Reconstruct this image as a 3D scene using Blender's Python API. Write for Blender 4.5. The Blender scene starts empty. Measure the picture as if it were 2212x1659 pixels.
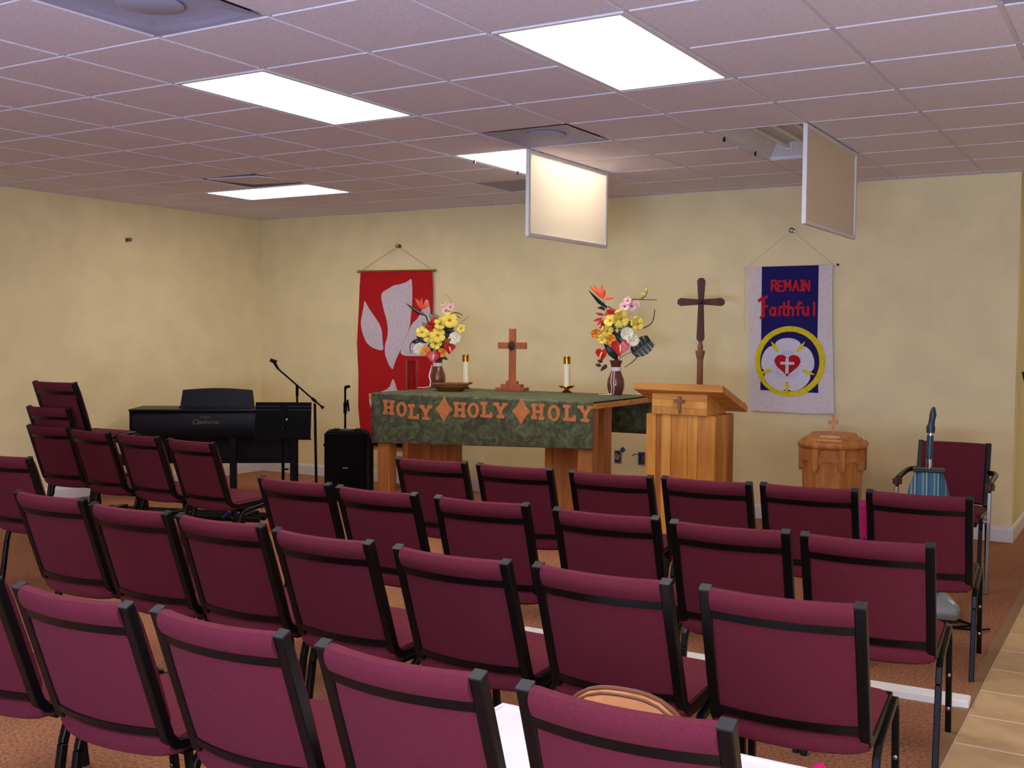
import bpy, bmesh, math, random
from mathutils import Vector, Matrix
random.seed(7)
PI = math.pi
R = math.radians
S = bpy.context.scene
C = S.collection

# ------------------------------------------------------------------ camera
EYE = Vector((8.419, -8.749, 1.529))
yaw, pitch, roll = 0.5388, -0.0473, 0.0077
fwd = Vector((-math.sin(yaw)*math.cos(pitch), math.cos(yaw)*math.cos(pitch), math.sin(pitch)))
rt = Vector((math.cos(yaw), math.sin(yaw), 0))
up = rt.cross(fwd)
r2 = math.cos(roll)*rt + math.sin(roll)*up
u2 = -math.sin(roll)*rt + math.cos(roll)*up
cd = bpy.data.cameras.new('camera'); cam = bpy.data.objects.new('camera', cd); C.objects.link(cam)
cd.sensor_fit = 'HORIZONTAL'; cd.sensor_width = 36; cd.lens = 2334.14*36/2212
cd.clip_start = 0.05
cam.matrix_world = Matrix(((r2.x, u2.x, -fwd.x, EYE.x), (r2.y, u2.y, -fwd.y, EYE.y), (r2.z, u2.z, -fwd.z, EYE.z), (0, 0, 0, 1)))
S.camera = cam

# ------------------------------------------------------------------ world, daylight, exposure
LAMP = 10.2          # radiance of a lit ceiling lens
TUBE = 48.0         # radiance of a bare lit tube
w = bpy.data.worlds.new('world'); S.world = w; w.use_nodes = True
w.node_tree.nodes['Background'].inputs[0].default_value = (0.75, 0.85, 1.0, 1)
w.node_tree.nodes['Background'].inputs[1].default_value = 0.6
def area(name, loc, rot, sx, sy, power, col):
    l = bpy.data.lights.new(name, 'AREA'); l.shape = 'RECTANGLE'; l.size = sx; l.size_y = sy
    l.energy = power; l.color = col
    o = bpy.data.objects.new(name, l); C.objects.link(o); o.location = loc; o.rotation_euler = rot
    return o
# daylight through the shop-front windows behind the camera
area('window_daylight', (8.3, -11.2, 0.95), (R(162), 0, 0), 4.0, 1.4, 780, (0.48, 0.64, 1.0))
S.view_settings.view_transform = 'Standard'; S.view_settings.look = 'None'
S.view_settings.exposure = 0.0; S.view_settings.gamma = 1.0; S.view_settings.use_curve_mapping = False

# ------------------------------------------------------------------ materials
def lin(c):
    return tuple(((v/255)/12.92 if v/255 <= 0.04045 else ((v/255+0.055)/1.055)**2.4) for v in c) + (1.0,)
MATS = {}
def pm(name, rgb, rough=0.5, metal=0.0, var=0.0, scale=40.0, bump=0.0, bscale=200.0, spec=0.5, sheen=0.0, coat=0.0, stretch=None, rgb2=None, detail=3.0):
    m = bpy.data.materials.new(name); m.use_nodes = True
    nt = m.node_tree; b = nt.nodes['Principled BSDF']
    b.inputs['Base Color'].default_value = lin(rgb); b.inputs['Roughness'].default_value = rough
    b.inputs['Metallic'].default_value = metal; b.inputs['Specular IOR Level'].default_value = spec
    if sheen:
        b.inputs['Sheen Weight'].default_value = sheen; b.inputs['Sheen Roughness'].default_value = 0.45
        b.inputs['Sheen Tint'].default_value = lin(tuple(min(255, int(v*1.1+60)) for v in rgb))
    if coat: b.inputs['Coat Weight'].default_value = coat
    tc = nt.nodes.new('ShaderNodeTexCoord'); mp = nt.nodes.new('ShaderNodeMapping')
    nt.links.new(tc.outputs['Object'], mp.inputs['Vector'])
    if stretch: mp.inputs['Scale'].default_value = stretch
    if var or rgb2:
        n = nt.nodes.new('ShaderNodeTexNoise'); n.inputs['Scale'].default_value = scale; n.inputs['Detail'].default_value = detail
        nt.links.new(mp.outputs[0], n.inputs['Vector'])
        r = nt.nodes.new('ShaderNodeValToRGB')
        a = rgb; c2 = rgb2 if rgb2 else tuple(max(0, v*(1-var)) for v in rgb)
        if not rgb2: a = tuple(min(255, v*(1+var)) for v in rgb)
        r.color_ramp.elements[0].position = 0.36; r.color_ramp.elements[1].position = 0.64
        r.color_ramp.elements[0].color = lin(c2); r.color_ramp.elements[1].color = lin(a)
        nt.links.new(n.outputs['Fac'], r.inputs['Fac']); nt.links.new(r.outputs[0], b.inputs['Base Color'])
    if bump:
        n2 = nt.nodes.new('ShaderNodeTexNoise'); n2.inputs['Scale'].default_value = bscale; n2.inputs['Detail'].default_value = 2
        nt.links.new(mp.outputs[0], n2.inputs['Vector'])
        bp = nt.nodes.new('ShaderNodeBump'); bp.inputs['Strength'].default_value = bump; bp.inputs['Distance'].default_value = 0.003
        nt.links.new(n2.outputs['Fac'], bp.inputs['Height']); nt.links.new(bp.outputs[0], b.inputs['Normal'])
    MATS[name] = m
    return m
def emis(name, rgb, strength):
    m = bpy.data.materials.new(name); m.use_nodes = True
    b = m.node_tree.nodes['Principled BSDF']
    b.inputs['Base Color'].default_value = (0.8, 0.8, 0.8, 1)
    b.inputs['Emission Color'].default_value = lin(rgb); b.inputs['Emission Strength'].default_value = strength
    MATS[name] = m
    return m
def translucent(name, rgb):
    m = bpy.data.materials.new(name); m.use_nodes = True; nt = m.node_tree
    nt.nodes.remove(nt.nodes['Principled BSDF'])
    d = nt.nodes.new('ShaderNodeBsdfDiffuse'); t = nt.nodes.new('ShaderNodeBsdfTranslucent'); mx = nt.nodes.new('ShaderNodeMixShader')
    d.inputs[0].default_value = lin(rgb); t.inputs[0].default_value = lin(rgb); mx.inputs[0].default_value = 0.7
    nt.links.new(d.outputs[0], mx.inputs[1]); nt.links.new(t.outputs[0], mx.inputs[2])
    nt.links.new(mx.outputs[0], nt.nodes['Material Output'].inputs['Surface'])
    MATS[name] = m
    return m

pm('wall_paint', (238, 220, 172), 0.75, var=0.02, scale=3, bump=0.12, bscale=140)
pm('hall_paint', (214, 204, 150), 0.75, bump=0.1, bscale=140)
pm('trim_white', (225, 220, 225), 0.5)
pm('tile_face', (226, 216, 226), 0.9, var=0.025, scale=60, bump=0.25, bscale=260)
pm('grid_metal', (216, 204, 210), 0.6)
pm('carpet', (184, 124, 86), 0.95, rgb2=(134, 84, 56), scale=75, detail=4, bump=0.9, bscale=160)
pm('floor_tile', (222, 186, 138), 0.6, rgb2=(200, 164, 116), scale=5, bump=0.1, bscale=60)
pm('grout', (240, 224, 196), 0.9)
pm('edge_strip', (150, 112, 74), 0.7)
pm('fabric', (98, 34, 48), 0.9, var=0.10, scale=420, bump=0.5, bscale=500, sheen=0.16, spec=0.15)
pm('black_metal', (7, 7, 10), 0.35, spec=0.25)
pm('matte_black', (5, 5, 7), 0.6, spec=0.1)
pm('cap_grey', (34, 36, 38), 0.5, spec=0.3)
pm('chrome', (205, 205, 215), 0.15, metal=1.0)
pm('brass', (190, 140, 50), 0.2, metal=1.0)
pm('oak', (224, 156, 68), 0.5, rgb2=(190, 120, 44), scale=3.0, stretch=(7, 7, 0.7), detail=6, coat=0.15)
pm('oak_x', (224, 156, 70), 0.5, rgb2=(196, 126, 48), scale=3.0, stretch=(0.7, 7, 7), detail=6, coat=0.15)
pm('oak_pale', (234, 170, 80), 0.5, rgb2=(208, 138, 56), scale=3.0, stretch=(7, 7, 0.8), detail=6, coat=0.15)
pm('oak_dark', (192, 122, 58), 0.5, rgb2=(162, 96, 42), scale=3.0, stretch=(8, 8, 0.8), detail=6, coat=0.15)
pm('altar_wood', (194, 126, 66), 0.5, rgb2=(160, 96, 46), scale=3.0, stretch=(7, 7, 0.6), detail=6, coat=0.1)
pm('font_wood', (218, 148, 78), 0.5, rgb2=(190, 120, 58), scale=4.0, stretch=(5, 5, 1), detail=5, coat=0.1)
pm('cross_wood', (172, 90, 46), 0.55, rgb2=(146, 70, 34), scale=4.0, stretch=(8, 8, 1), detail=5)
pm('dark_wood', (92, 46, 36), 0.65, rgb2=(66, 32, 26), scale=4.0, stretch=(8, 8, 1), detail=5)
pm('mid_wood', (146, 94, 58), 0.55, rgb2=(124, 76, 46), scale=4.0, stretch=(8, 8, 1), detail=5)
pm('bowl_wood', (142, 92, 52), 0.35, rgb2=(112, 68, 36), scale=4.0, stretch=(1, 1, 8), detail=4)
pm('vase_clay', (104, 52, 32), 0.22, coat=0.5)
pm('ribbon', (238, 228, 232), 0.6)
pm('red_felt', (178, 6, 16), 0.95, var=0.06, scale=120, bump=0.2, bscale=300)
pm('grey_felt', (206, 192, 202), 0.95, var=0.03, scale=60)
pm('white_cloth', (220, 208, 210), 0.9, var=0.02, scale=30, bump=0.15, bscale=260)
pm('navy_felt', (18, 10, 92), 0.95, var=0.08, scale=120)
pm('yellow_felt', (222, 200, 20), 0.9, var=0.05, scale=60)
pm('olive_felt', (190, 172, 60), 0.9)
pm('rose_white', (216, 212, 226), 0.9, var=0.03, scale=60)
pm('letter_red', (186, 20, 34), 0.95)
pm('tan_felt', (198, 122, 66), 0.9, var=0.05, scale=40)
pm('black_gloss', (9, 9, 13), 0.4, spec=0.25)
pm('navy_gloss', (12, 14, 28), 0.42, spec=0.3)
pm('gold_print', (126, 104, 84), 0.5)
pm('grille', (7, 7, 10), 0.7, spec=0.1, var=0.4, scale=300, bump=0.5, bscale=400)
pm('logo_grey', (120, 120, 132), 0.4)
pm('candle_wax', (236, 226, 196), 0.5)
pm('glass_red', (128, 4, 12), 0.1, coat=0.4)
pm('teal_plastic', (24, 62, 74), 0.35)
pm('teal_dark', (16, 40, 52), 0.4)
pm('vac_grey', (150, 158, 168), 0.35, metal=0.3)
pm('magenta', (206, 22, 120), 0.4)
pm('blue_plastic', (26, 24, 140), 0.4)
pm('offwhite', (214, 204, 180), 0.5)
pm('orange_red', (250, 64, 14), 0.4)
pm('mop_red', (206, 30, 20), 0.35)
pm('leather', (196, 128, 66), 0.35, rgb2=(160, 96, 46), scale=9, bump=0.2, bscale=60)
pm('leather_edge', (112, 64, 32), 0.45)
pm('white_panel', (246, 242, 244), 0.4)
pm('carton', (250, 248, 246), 0.6)
pm('reflector', (214, 208, 204), 0.5)
pm('diffuser_metal', (166, 168, 194), 0.6)
pm('vent_dark', (110, 104, 104), 0.7)
pm('vent_blue', (132, 146, 172), 0.5)
pm('ret_grille', (166, 154, 152), 0.8)
pm('outlet_box', (64, 52, 66), 0.6)
pm('outlet_copper', (160, 120, 110), 0.5)
pm('blue_tape', (30, 70, 140), 0.7)
pm('string', (150, 130, 110), 0.9)
pm('nickel', (150, 140, 130), 0.25, metal=1.0)
pm('petal_yellow', (246, 222, 92), 0.6, var=0.06, scale=60)
pm('petal_orange', (238, 150, 40), 0.6)
pm('petal_white', (236, 230, 206), 0.6)
pm('petal_pink', (240, 196, 196), 0.6)
pm('petal_red', (190, 24, 22), 0.5)
pm('bird_orange', (238, 84, 40), 0.5)
pm('anthurium_red', (190, 10, 28), 0.25, coat=0.4)
pm('spadix', (244, 224, 170), 0.5)
pm('leaf_green', (60, 84, 50), 0.5, var=0.2, scale=30)
pm('leaf_dark', (22, 38, 34), 0.4)
pm('leaf_grey', (128, 136, 108), 0.6)
pm('leaf_brown', (150, 74, 32), 0.5)
pm('twig', (36, 32, 26), 0.7)
pm('flower_heart', (206, 120, 30), 0.6)
pm('orchid_heart', (170, 30, 60), 0.6)
emis('lamp_lens', (255, 248, 238), LAMP)
emis('lamp_tube', (255, 248, 238), TUBE)
pm('dead_tube', (226, 214, 192), 0.3)
translucent('lens_acrylic', (244, 238, 226))
# green damask cloth
def damask():
    m = pm('green_cloth', (92, 104, 62), 0.85)
    nt = m.node_tree; b = nt.nodes['Principled BSDF']
    tc = nt.nodes.new('ShaderNodeTexCoord')
    n1 = nt.nodes.new('ShaderNodeTexNoise'); n1.inputs['Scale'].default_value = 9; n1.inputs['Detail'].default_value = 4; n1.inputs['Distortion'].default_value = 2.2
    nt.links.new(tc.outputs['Object'], n1.inputs['Vector'])
    r = nt.nodes.new('ShaderNodeValToRGB'); e = r.color_ramp.elements
    e[0].position = 0.34; e[0].color = lin((58, 60, 40)); e[1].position = 0.66; e[1].color = lin((96, 112, 74))
    x = e.new(0.5); x.color = lin((78, 82, 56))
    nt.links.new(n1.outputs['Fac'], r.inputs['Fac'])
    v = nt.nodes.new('ShaderNodeTexNoise'); v.inputs['Scale'].default_value = 14; v.inputs['Detail'].default_value = 2; v.inputs['Distortion'].default_value = 3.5
    nt.links.new(tc.outputs['Object'], v.inputs['Vector'])
    r3 = nt.nodes.new('ShaderNodeValToRGB'); f = r3.color_ramp.elements
    f[0].position = 0.47; f[0].color = (0, 0, 0, 1); f[1].position = 0.5; f[1].color = (1, 1, 1, 1); z = f.new(0.53); z.color = (0, 0, 0, 1)
    nt.links.new(v.outputs['Fac'], r3.inputs['Fac'])
    mx = nt.nodes.new('ShaderNodeMixRGB'); mx.inputs[2].default_value = lin((128, 122, 94))
    mul = nt.nodes.new('ShaderNodeMath'); mul.operation = 'MULTIPLY'; mul.inputs[1].default_value = 0.45
    nt.links.new(r3.outputs[0], mul.inputs[0]); nt.links.new(mul.outputs[0], mx.inputs[0]); nt.links.new(r.outputs[0], mx.inputs[1])
    nt.links.new(mx.outputs[0], b.inputs['Base Color'])
damask()
def striped():
    m = pm('striped_bag', (70, 110, 130), 0.8)
    nt = m.node_tree; b = nt.nodes['Principled BSDF']
    tc = nt.nodes.new('ShaderNodeTexCoord'); sx = nt.nodes.new('ShaderNodeSeparateXYZ'); nt.links.new(tc.outputs['Object'], sx.inputs[0])
    mu = nt.nodes.new('ShaderNodeMath'); mu.operation = 'MULTIPLY'; mu.inputs[1].default_value = 17.0; nt.links.new(sx.outputs[0], mu.inputs[0])
    ad = nt.nodes.new('ShaderNodeMath'); ad.operation = 'FRACT'; nt.links.new(mu.outputs[0], ad.inputs[0])
    r = nt.nodes.new('ShaderNodeValToRGB'); e = r.color_ramp.elements; r.color_ramp.interpolation = 'CONSTANT'
    e[0].position = 0; e[0].color = lin((52, 100, 132)); e[1].position = 0.4; e[1].color = lin((104, 150, 158))
    for p, c in ((0.55, (60, 96, 126)), (0.75, (150, 178, 172)), (0.85, (44, 78, 110))):
        k = e.new(p); k.color = lin(c)
    nt.links.new(ad.outputs[0], r.inputs['Fac']); nt.links.new(r.outputs[0], b.inputs['Base Color'])
striped()

# ------------------------------------------------------------------ mesh builder
class MB:
    def __init__(s): s.v = []; s.f = []
    def add(s, vs, fs):
        o = len(s.v); s.v += [tuple(p) for p in vs]; s.f += [tuple(i+o for i in f) for f in fs]; return s
    def box(s, x0, x1, y0, y1, z0, z1):
        return s.add([(x0,y0,z0),(x1,y0,z0),(x1,y1,z0),(x0,y1,z0),(x0,y0,z1),(x1,y0,z1),(x1,y1,z1),(x0,y1,z1)],
                     [(0,3,2,1),(4,5,6,7),(0,1,5,4),(1,2,6,5),(2,3,7,6),(3,0,4,7)])
    def tube(s, path, r, n=8, cap=True):
        P = [Vector(p) for p in path]; rr = r if isinstance(r, (list, tuple)) else [r]*len(P)
        vs = []; fs = []
        t = (P[1]-P[0]).normalized(); a = t.orthogonal().normalized()
        for i, p in enumerate(P):
            if i == 0: t = (P[1]-P[0]).normalized()
            elif i == len(P)-1: t = (P[-1]-P[-2]).normalized()
            else: t = ((P[i+1]-p).normalized()+(p-P[i-1]).normalized()).normalized()
            a = (a - t*a.dot(t)).normalized(); b = t.cross(a)
            for k in range(n):
                q = 2*PI*k/n; vs.append(p+(a*math.cos(q)+b*math.sin(q))*rr[i])
        for i in range(len(P)-1):
            for k in range(n):
                fs.append((i*n+k, i*n+(k+1)%n, (i+1)*n+(k+1)%n, (i+1)*n+k))
        if cap:
            fs.append(tuple(range(n))[::-1]); fs.append(tuple(range((len(P)-1)*n, len(P)*n)))
        return s.add(vs, fs)
    def lathe(s, prof, n=24, c=(0,0,0), ph=0.0):
        vs = []; fs = []
        for r, z in prof:
            for k in range(n):
                q = 2*PI*k/n+ph; vs.append((c[0]+r*math.cos(q), c[1]+r*math.sin(q), c[2]+z))
        for i in range(len(prof)-1):
            for k in range(n): fs.append((i*n+k, i*n+(k+1)%n, (i+1)*n+(k+1)%n, (i+1)*n+k))
        fs.append(tuple(range(n))[::-1]); fs.append(tuple(range((len(prof)-1)*n, len(prof)*n)))
        return s.add(vs, fs)
    def prism_xz(s, poly, y0, y1):      # outline in x,z extruded along y
        n = len(poly); A = sum(poly[i][0]*poly[(i+1)%n][1]-poly[(i+1)%n][0]*poly[i][1] for i in range(n))
        if A < 0: poly = poly[::-1]
        vs = [(x, y0, z) for x, z in poly]+[(x, y1, z) for x, z in poly]
        return s.add(vs, [tuple(range(n)), tuple(range(2*n-1, n-1, -1))]+[(i, i+n, (i+1)%n+n, (i+1)%n) for i in range(n)])
    def prism_yz(s, poly, x0, x1):
        n = len(poly)
        vs = [(x0, y, z) for y, z in poly]+[(x1, y, z) for y, z in poly]
        return s.add(vs, [tuple(range(n)), tuple(range(2*n-1, n-1, -1))]+[(i, i+n, (i+1)%n+n, (i+1)%n) for i in range(n)])
    def strip_yz(s, pts, x, wx, t):     # flat bar following a path in the y,z plane
        vs = []; n = len(pts)
        for i in range(n):
            p = Vector(pts[i]); d = Vector((0, 0))
            if i > 0: d += (p-Vector(pts[i-1])).normalized()
            if i < n-1: d += (Vector(pts[i+1])-p).normalized()
            d.normalize(); nn = Vector((-d.y, d.x))*t/2
            for sx, q in ((-1, nn), (1, nn), (1, -nn), (-1, -nn)):
                vs.append((x+sx*wx/2, p.x+q.x, p.y+q.y))
        fs = []
        for i in range(n-1):
            for k in range(4): fs.append((i*4+k, (i+1)*4+k, (i+1)*4+(k+1)%4, i*4+(k+1)%4))
        fs.append((0, 1, 2, 3)); fs.append(((n-1)*4+3, (n-1)*4+2, (n-1)*4+1, (n-1)*4))
        return s.add(vs, fs)
    def loops(s, rings):                # stacked closed rings, capped
        n = len(rings[0]); vs = [p for r in rings for p in r]; fs = []
        for i in range(len(rings)-1):
            for k in range(n): fs.append((i*n+k, i*n+(k+1)%n, (i+1)*n+(k+1)%n, (i+1)*n+k))
        fs.append(tuple(range(n))[::-1]); fs.append(tuple(range((len(rings)-1)*n, len(rings)*n)))
        return s.add(vs, fs)
    def sphere(s, c, rx, ry, rz, n=12, m=7):
        prof = [(math.sin(PI*i/m), -math.cos(PI*i/m)) for i in range(m+1)]
        vs = []; fs = []
        for a, b in prof:
            for k in range(n): vs.append((c[0]+rx*a*math.cos(2*PI*k/n), c[1]+ry*a*math.sin(2*PI*k/n), c[2]+rz*b))
        for i in range(m):
            for k in range(n): fs.append((i*n+k, i*n+(k+1)%n, (i+1)*n+(k+1)%n, (i+1)*n+k))
        return s.add(vs, fs)
    def mesh(s, name, mat, smooth=False, bevel=0.0, seg=1):
        me = bpy.data.meshes.new(name); me.from_pydata(s.v, [], s.f); me.update()
        bm = bmesh.new(); bm.from_mesh(me)
        bmesh.ops.remove_doubles(bm, verts=bm.verts, dist=1e-6)
        bmesh.ops.recalc_face_normals(bm, faces=bm.faces)
        if bevel:
            es = [e for e in bm.edges if len(e.link_faces) == 2 and e.calc_face_angle(0) > 0.5]
            bmesh.ops.bevel(bm, geom=es, offset=bevel, segments=seg, affect='EDGES', clamp_overlap=True)
        bm.to_mesh(me); bm.free()
        if smooth:
            for p in me.polygons: p.use_smooth = True
            try: me.set_sharp_from_angle(angle=R(40))
            except Exception: pass
        me.materials.append(MATS[mat] if isinstance(mat, str) else mat)
        return me
    def build(s, name, mat, parent=None, smooth=False, bevel=0.0, seg=1, loc=None, rot=None):
        o = bpy.data.objects.new(name, s.mesh(name, mat, smooth, bevel, seg)); C.objects.link(o)
        if parent: o.parent = parent
        if loc: o.location = loc
        if rot: o.rotation_euler = rot
        return o
def box(*a): return MB().box(*a)
def tag(o, label, cat, group=None):
    o['label'] = label; o['category'] = cat
    if group: o['group'] = group
    return o
def thing(name, label, cat, loc=(0,0,0), rz=0.0, group=None):
    o = bpy.data.objects.new(name, None); C.objects.link(o); o.empty_display_size = 0.1
    o.location = loc; o.rotation_euler = (0, 0, rz)
    return tag(o, label, cat, group)
def struct(o): o['kind'] = 'structure'; return o
def copy_tree(o, parent=None):
    c = o.copy(); C.objects.link(c); c.parent = parent
    for ch in list(o.children): copy_tree(ch, c)
    return c
def share(name, me, parent, loc=(0,0,0), rot=(0,0,0), scale=(1,1,1)):
    o = bpy.data.objects.new(name, me); C.objects.link(o); o.parent = parent; o.location = loc; o.rotation_euler = rot; o.scale = scale
    return o

# ------------------------------------------------------------------ room shell
H = 2.744; XW = 7.52; XR = 10.4; YF = -11.0; T = 0.6096; GX = 4.8369; GY = -6.2337
struct(box(-0.15, 7.76, YF, 3.0, -0.12, 0).build('floor', 'carpet'))
struct(box(-0.15, 0, YF, 0.15, -0.12, H+0.3).build('wall_left', 'wall_paint'))
struct(box(-0.15, XW, 0, 0.15, -0.12, H+0.3).build('wall_back', 'wall_paint'))
struct(box(XW-0.15, XW, 0.15, 3.0, -0.12, H+0.3).build('wall_hall', 'hall_paint'))
struct(box(XW-0.15, XR+0.15, 3.0, 3.15, -0.12, H+0.3).build('wall_hall_end', 'hall_paint'))
struct(box(XR, XR+0.15, YF, 3.0, -0.12, H+0.3).build('wall_right', 'wall_paint'))
wf = MB(); wf.box(-0.15, 3.4, YF-0.15, YF, -0.12, H+0.3); wf.box(9.8, XR+0.15, YF-0.15, YF, -0.12, H+0.3)
wf.box(3.4, 9.8, YF-0.15, YF, 2.5, H+0.3); wf.box(3.4, 9.8, YF-0.15, YF, -0.12, 0.4)
struct(wf.build('wall_front', 'wall_paint'))
wn = MB()
for x in (3.4, 5.5, 7.6, 9.75): wn.box(x, x+0.06, YF-0.1, YF-0.04, 0.4, 2.5)
wn.box(3.4, 9.8, YF-0.1, YF-0.04, 0.4, 0.46); wn.box(3.4, 9.8, YF-0.1, YF-0.04, 2.44, 2.5)
struct(wn.build('window_1', 'trim_white'))
# baseboards
bb = [(0, 0), (0, 0.115), (-0.008, 0.11), (-0.014, 0.09), (-0.014, 0)]
struct(MB().prism_yz([(y, z) for y, z in bb], 0.0, XW+0.014).build('baseboard_back', 'trim_white'))
m = MB(); m.prism_xz([(-y, z) for y, z in bb], YF, 0.0); struct(m.build('baseboard_left', 'trim_white'))
m = MB(); m.prism_xz([(XW-y, z) for y, z in bb], 0.0, 3.0); struct(m.build('baseboard_hall', 'trim_white'))
# tiled aisle with its edging strip
struct(box(7.76, XR, YF, 3.0, -0.12, -0.0012).build('floor_aisle', 'grout'))
aisle = bpy.data.objects['floor_aisle']
es = box(7.752, 7.80, YF, 3.0, -0.01, 0.004).build('edge_strip', 'edge_strip', aisle)
TS = 0.352
tmesh = [box(0, TS-0.009, 0, TS-0.009, -0.012, 0.0).mesh('floor_tile', 'floor_tile', bevel=0.0015)]
for j in range(-2, 20):
    for i in range(5):
        x = 7.803+i*TS; y = -6.91+j*TS
        if x > 9.3: continue
        share('floor_tile', tmesh[0], aisle, (x, y, 0.0))
mb = MB()
mb.box(7.803+5*TS, XR, YF, 3.0, -0.012, 0.0); mb.box(7.803, 7.803+5*TS, YF, -6.91-2*TS, -0.012, 0.0)
mb.build('floor_tile', 'floor_tile', aisle)

# ------------------------------------------------------------------ ceiling
ceil = struct(box(-0.15, XR+0.15, YF-0.15, 3.0, H+0.10, H+0.2).build('ceiling', 'grid_metal'))
lit = [(-1, 2), (2, 2), (-1, -2), (2, -2), (5, -2), (-4, -2), (-7, 2)]
cells = {}
for a, b in [(-1, 2), (2, 2), (-1, -2), (-1, 6), (2, 6), (2, -2), (5, -2)]:
    cells[(a, b)] = 1; cells[(a, b+1)] = 1
for c in ((-6, 7), (-5, 7), (0, 0), (0, 5), (5, 2), (-5, 6), (-2, 8)): cells[c] = 1
gx = lambda i: GX+T*i
gy = lambda j: GY+T*j
tm = box(0.012, T-0.012, 0.012, T-0.012, H-0.009, H+0.015).mesh('ceiling_tile', 'tile_face', bevel=0.0)
i0, i1 = -8, 8
for i in range(i0, i1):
    for j in range(-3, 11):
        if (i, j) in cells: continue
        x0 = max(gx(i), 0.0); x1 = gx(i+1); y0 = gy(j); y1 = min(gy(j+1), 0.0) if x1 <= XW+0.5 else gy(j+1)
        if x1-x0 < T-0.01 or y1-y0 < T-0.01:
            if x1-x0 < 0.05 or y1-y0 < 0.05: continue
            share('ceiling_tile', box(0.012, x1-x0-0.006, 0.012, y1-y0-0.006, H-0.009, H+0.015).mesh('ceiling_tile', 'tile_face'), ceil, (x0, y0, 0))
        else: share('ceiling_tile', tm, ceil, (x0, y0, 0))
far = MB(); far.box(0, XR, YF, gy(-3), H-0.009, H+0.02); far.box(gx(i1), XR, gy(-3), 3.0, H-0.009, H+0.02); far.box(XW, gx(i1), gy(11), 3.0, H-0.009, H+0.02)
far.build('ceiling_tile', 'tile_face', ceil)
for i in range(i0+1, i1+1):
    share('main_tee', box(-0.012, 0.012, gy(-3), 0.0 if gx(i) < XW else gy(11), H-0.002, H+0.02).mesh('main_tee', 'grid_metal'), ceil, (gx(i), 0, 0))
for j in range(-3, 12):
    if gy(j) > 0 and j < 11: continue
    spans = [(0.0 if gy(j) < 0 else XW, gx(i1))]
    if j == 7: spans = [(0.0, gx(-1)), (gx(0), gx(2)), (gx(3), gx(i1))]       # the open fixtures span this line
    for xa, xb in spans:
        share('cross_tee', box(xa, xb, -0.012, 0.012, H-0.003, H+0.02).mesh('cross_tee', 'grid_metal'), ceil, (0, gy(j), 0))
m = MB(); m.box(0, XW, -0.018, 0.0, H-0.012, H+0.01); m.build('wall_angle', 'trim_white', ceil)
m = MB(); m.box(0, 0.018, gy(-3), 0.0, H-0.012, H+0.01); m.build('wall_angle', 'grid_metal', ceil)

# ------------------------------------------------------------------ ceiling fixtures
def frame_mb(lx, ly, z0, z1, wd=0.022):
    f = MB()
    f.box(0.013, lx-0.013, 0.013, 0.013+wd, z0, z1); f.box(0.013, lx-0.013, ly-0.013-wd, ly-0.013, z0, z1)
    f.box(0.013, 0.013+wd, 0.013+wd, ly-0.013-wd, z0, z1); f.box(lx-0.013-wd, lx-0.013, 0.013+wd, ly-0.013-wd, z0, z1)
    return f
def troffer(i, j, nx, ny, label):
    t = thing('ceiling_light', label, 'ceiling light', (gx(i), gy(j), H), group='ceiling light fixtures')
    lx, ly = nx*T, ny*T
    frame_mb(lx, ly, -0.011, 0.03).build('door_frame', 'trim_white', t)
    box(0.035, lx-0.035, 0.035, ly-0.035, -0.006, 0.004).build('lens', 'lamp_lens', t)
    box(0.02, lx-0.02, 0.02, ly-0.02, 0.02, 0.09).build('housing', 'reflector', t)
    return t
troffer(-1, 2, 1, 2, 'lit rectangular ceiling light left of the largest bright one')
troffer(2, 2, 1, 2, 'largest lit rectangular ceiling light, near the top edge right of centre')
troffer(-6, 7, 2, 1, 'lit ceiling light near the far left corner beside the slatted vent')
troffer(-1, -2, 1, 2, 'lit ceiling light cut off at the top left corner')
troffer(2, -2, 1, 2, 'ceiling light above the viewer, out of the frame')
troffer(5, -2, 1, 2, 'ceiling light over the tiled aisle, out of the frame')
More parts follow.
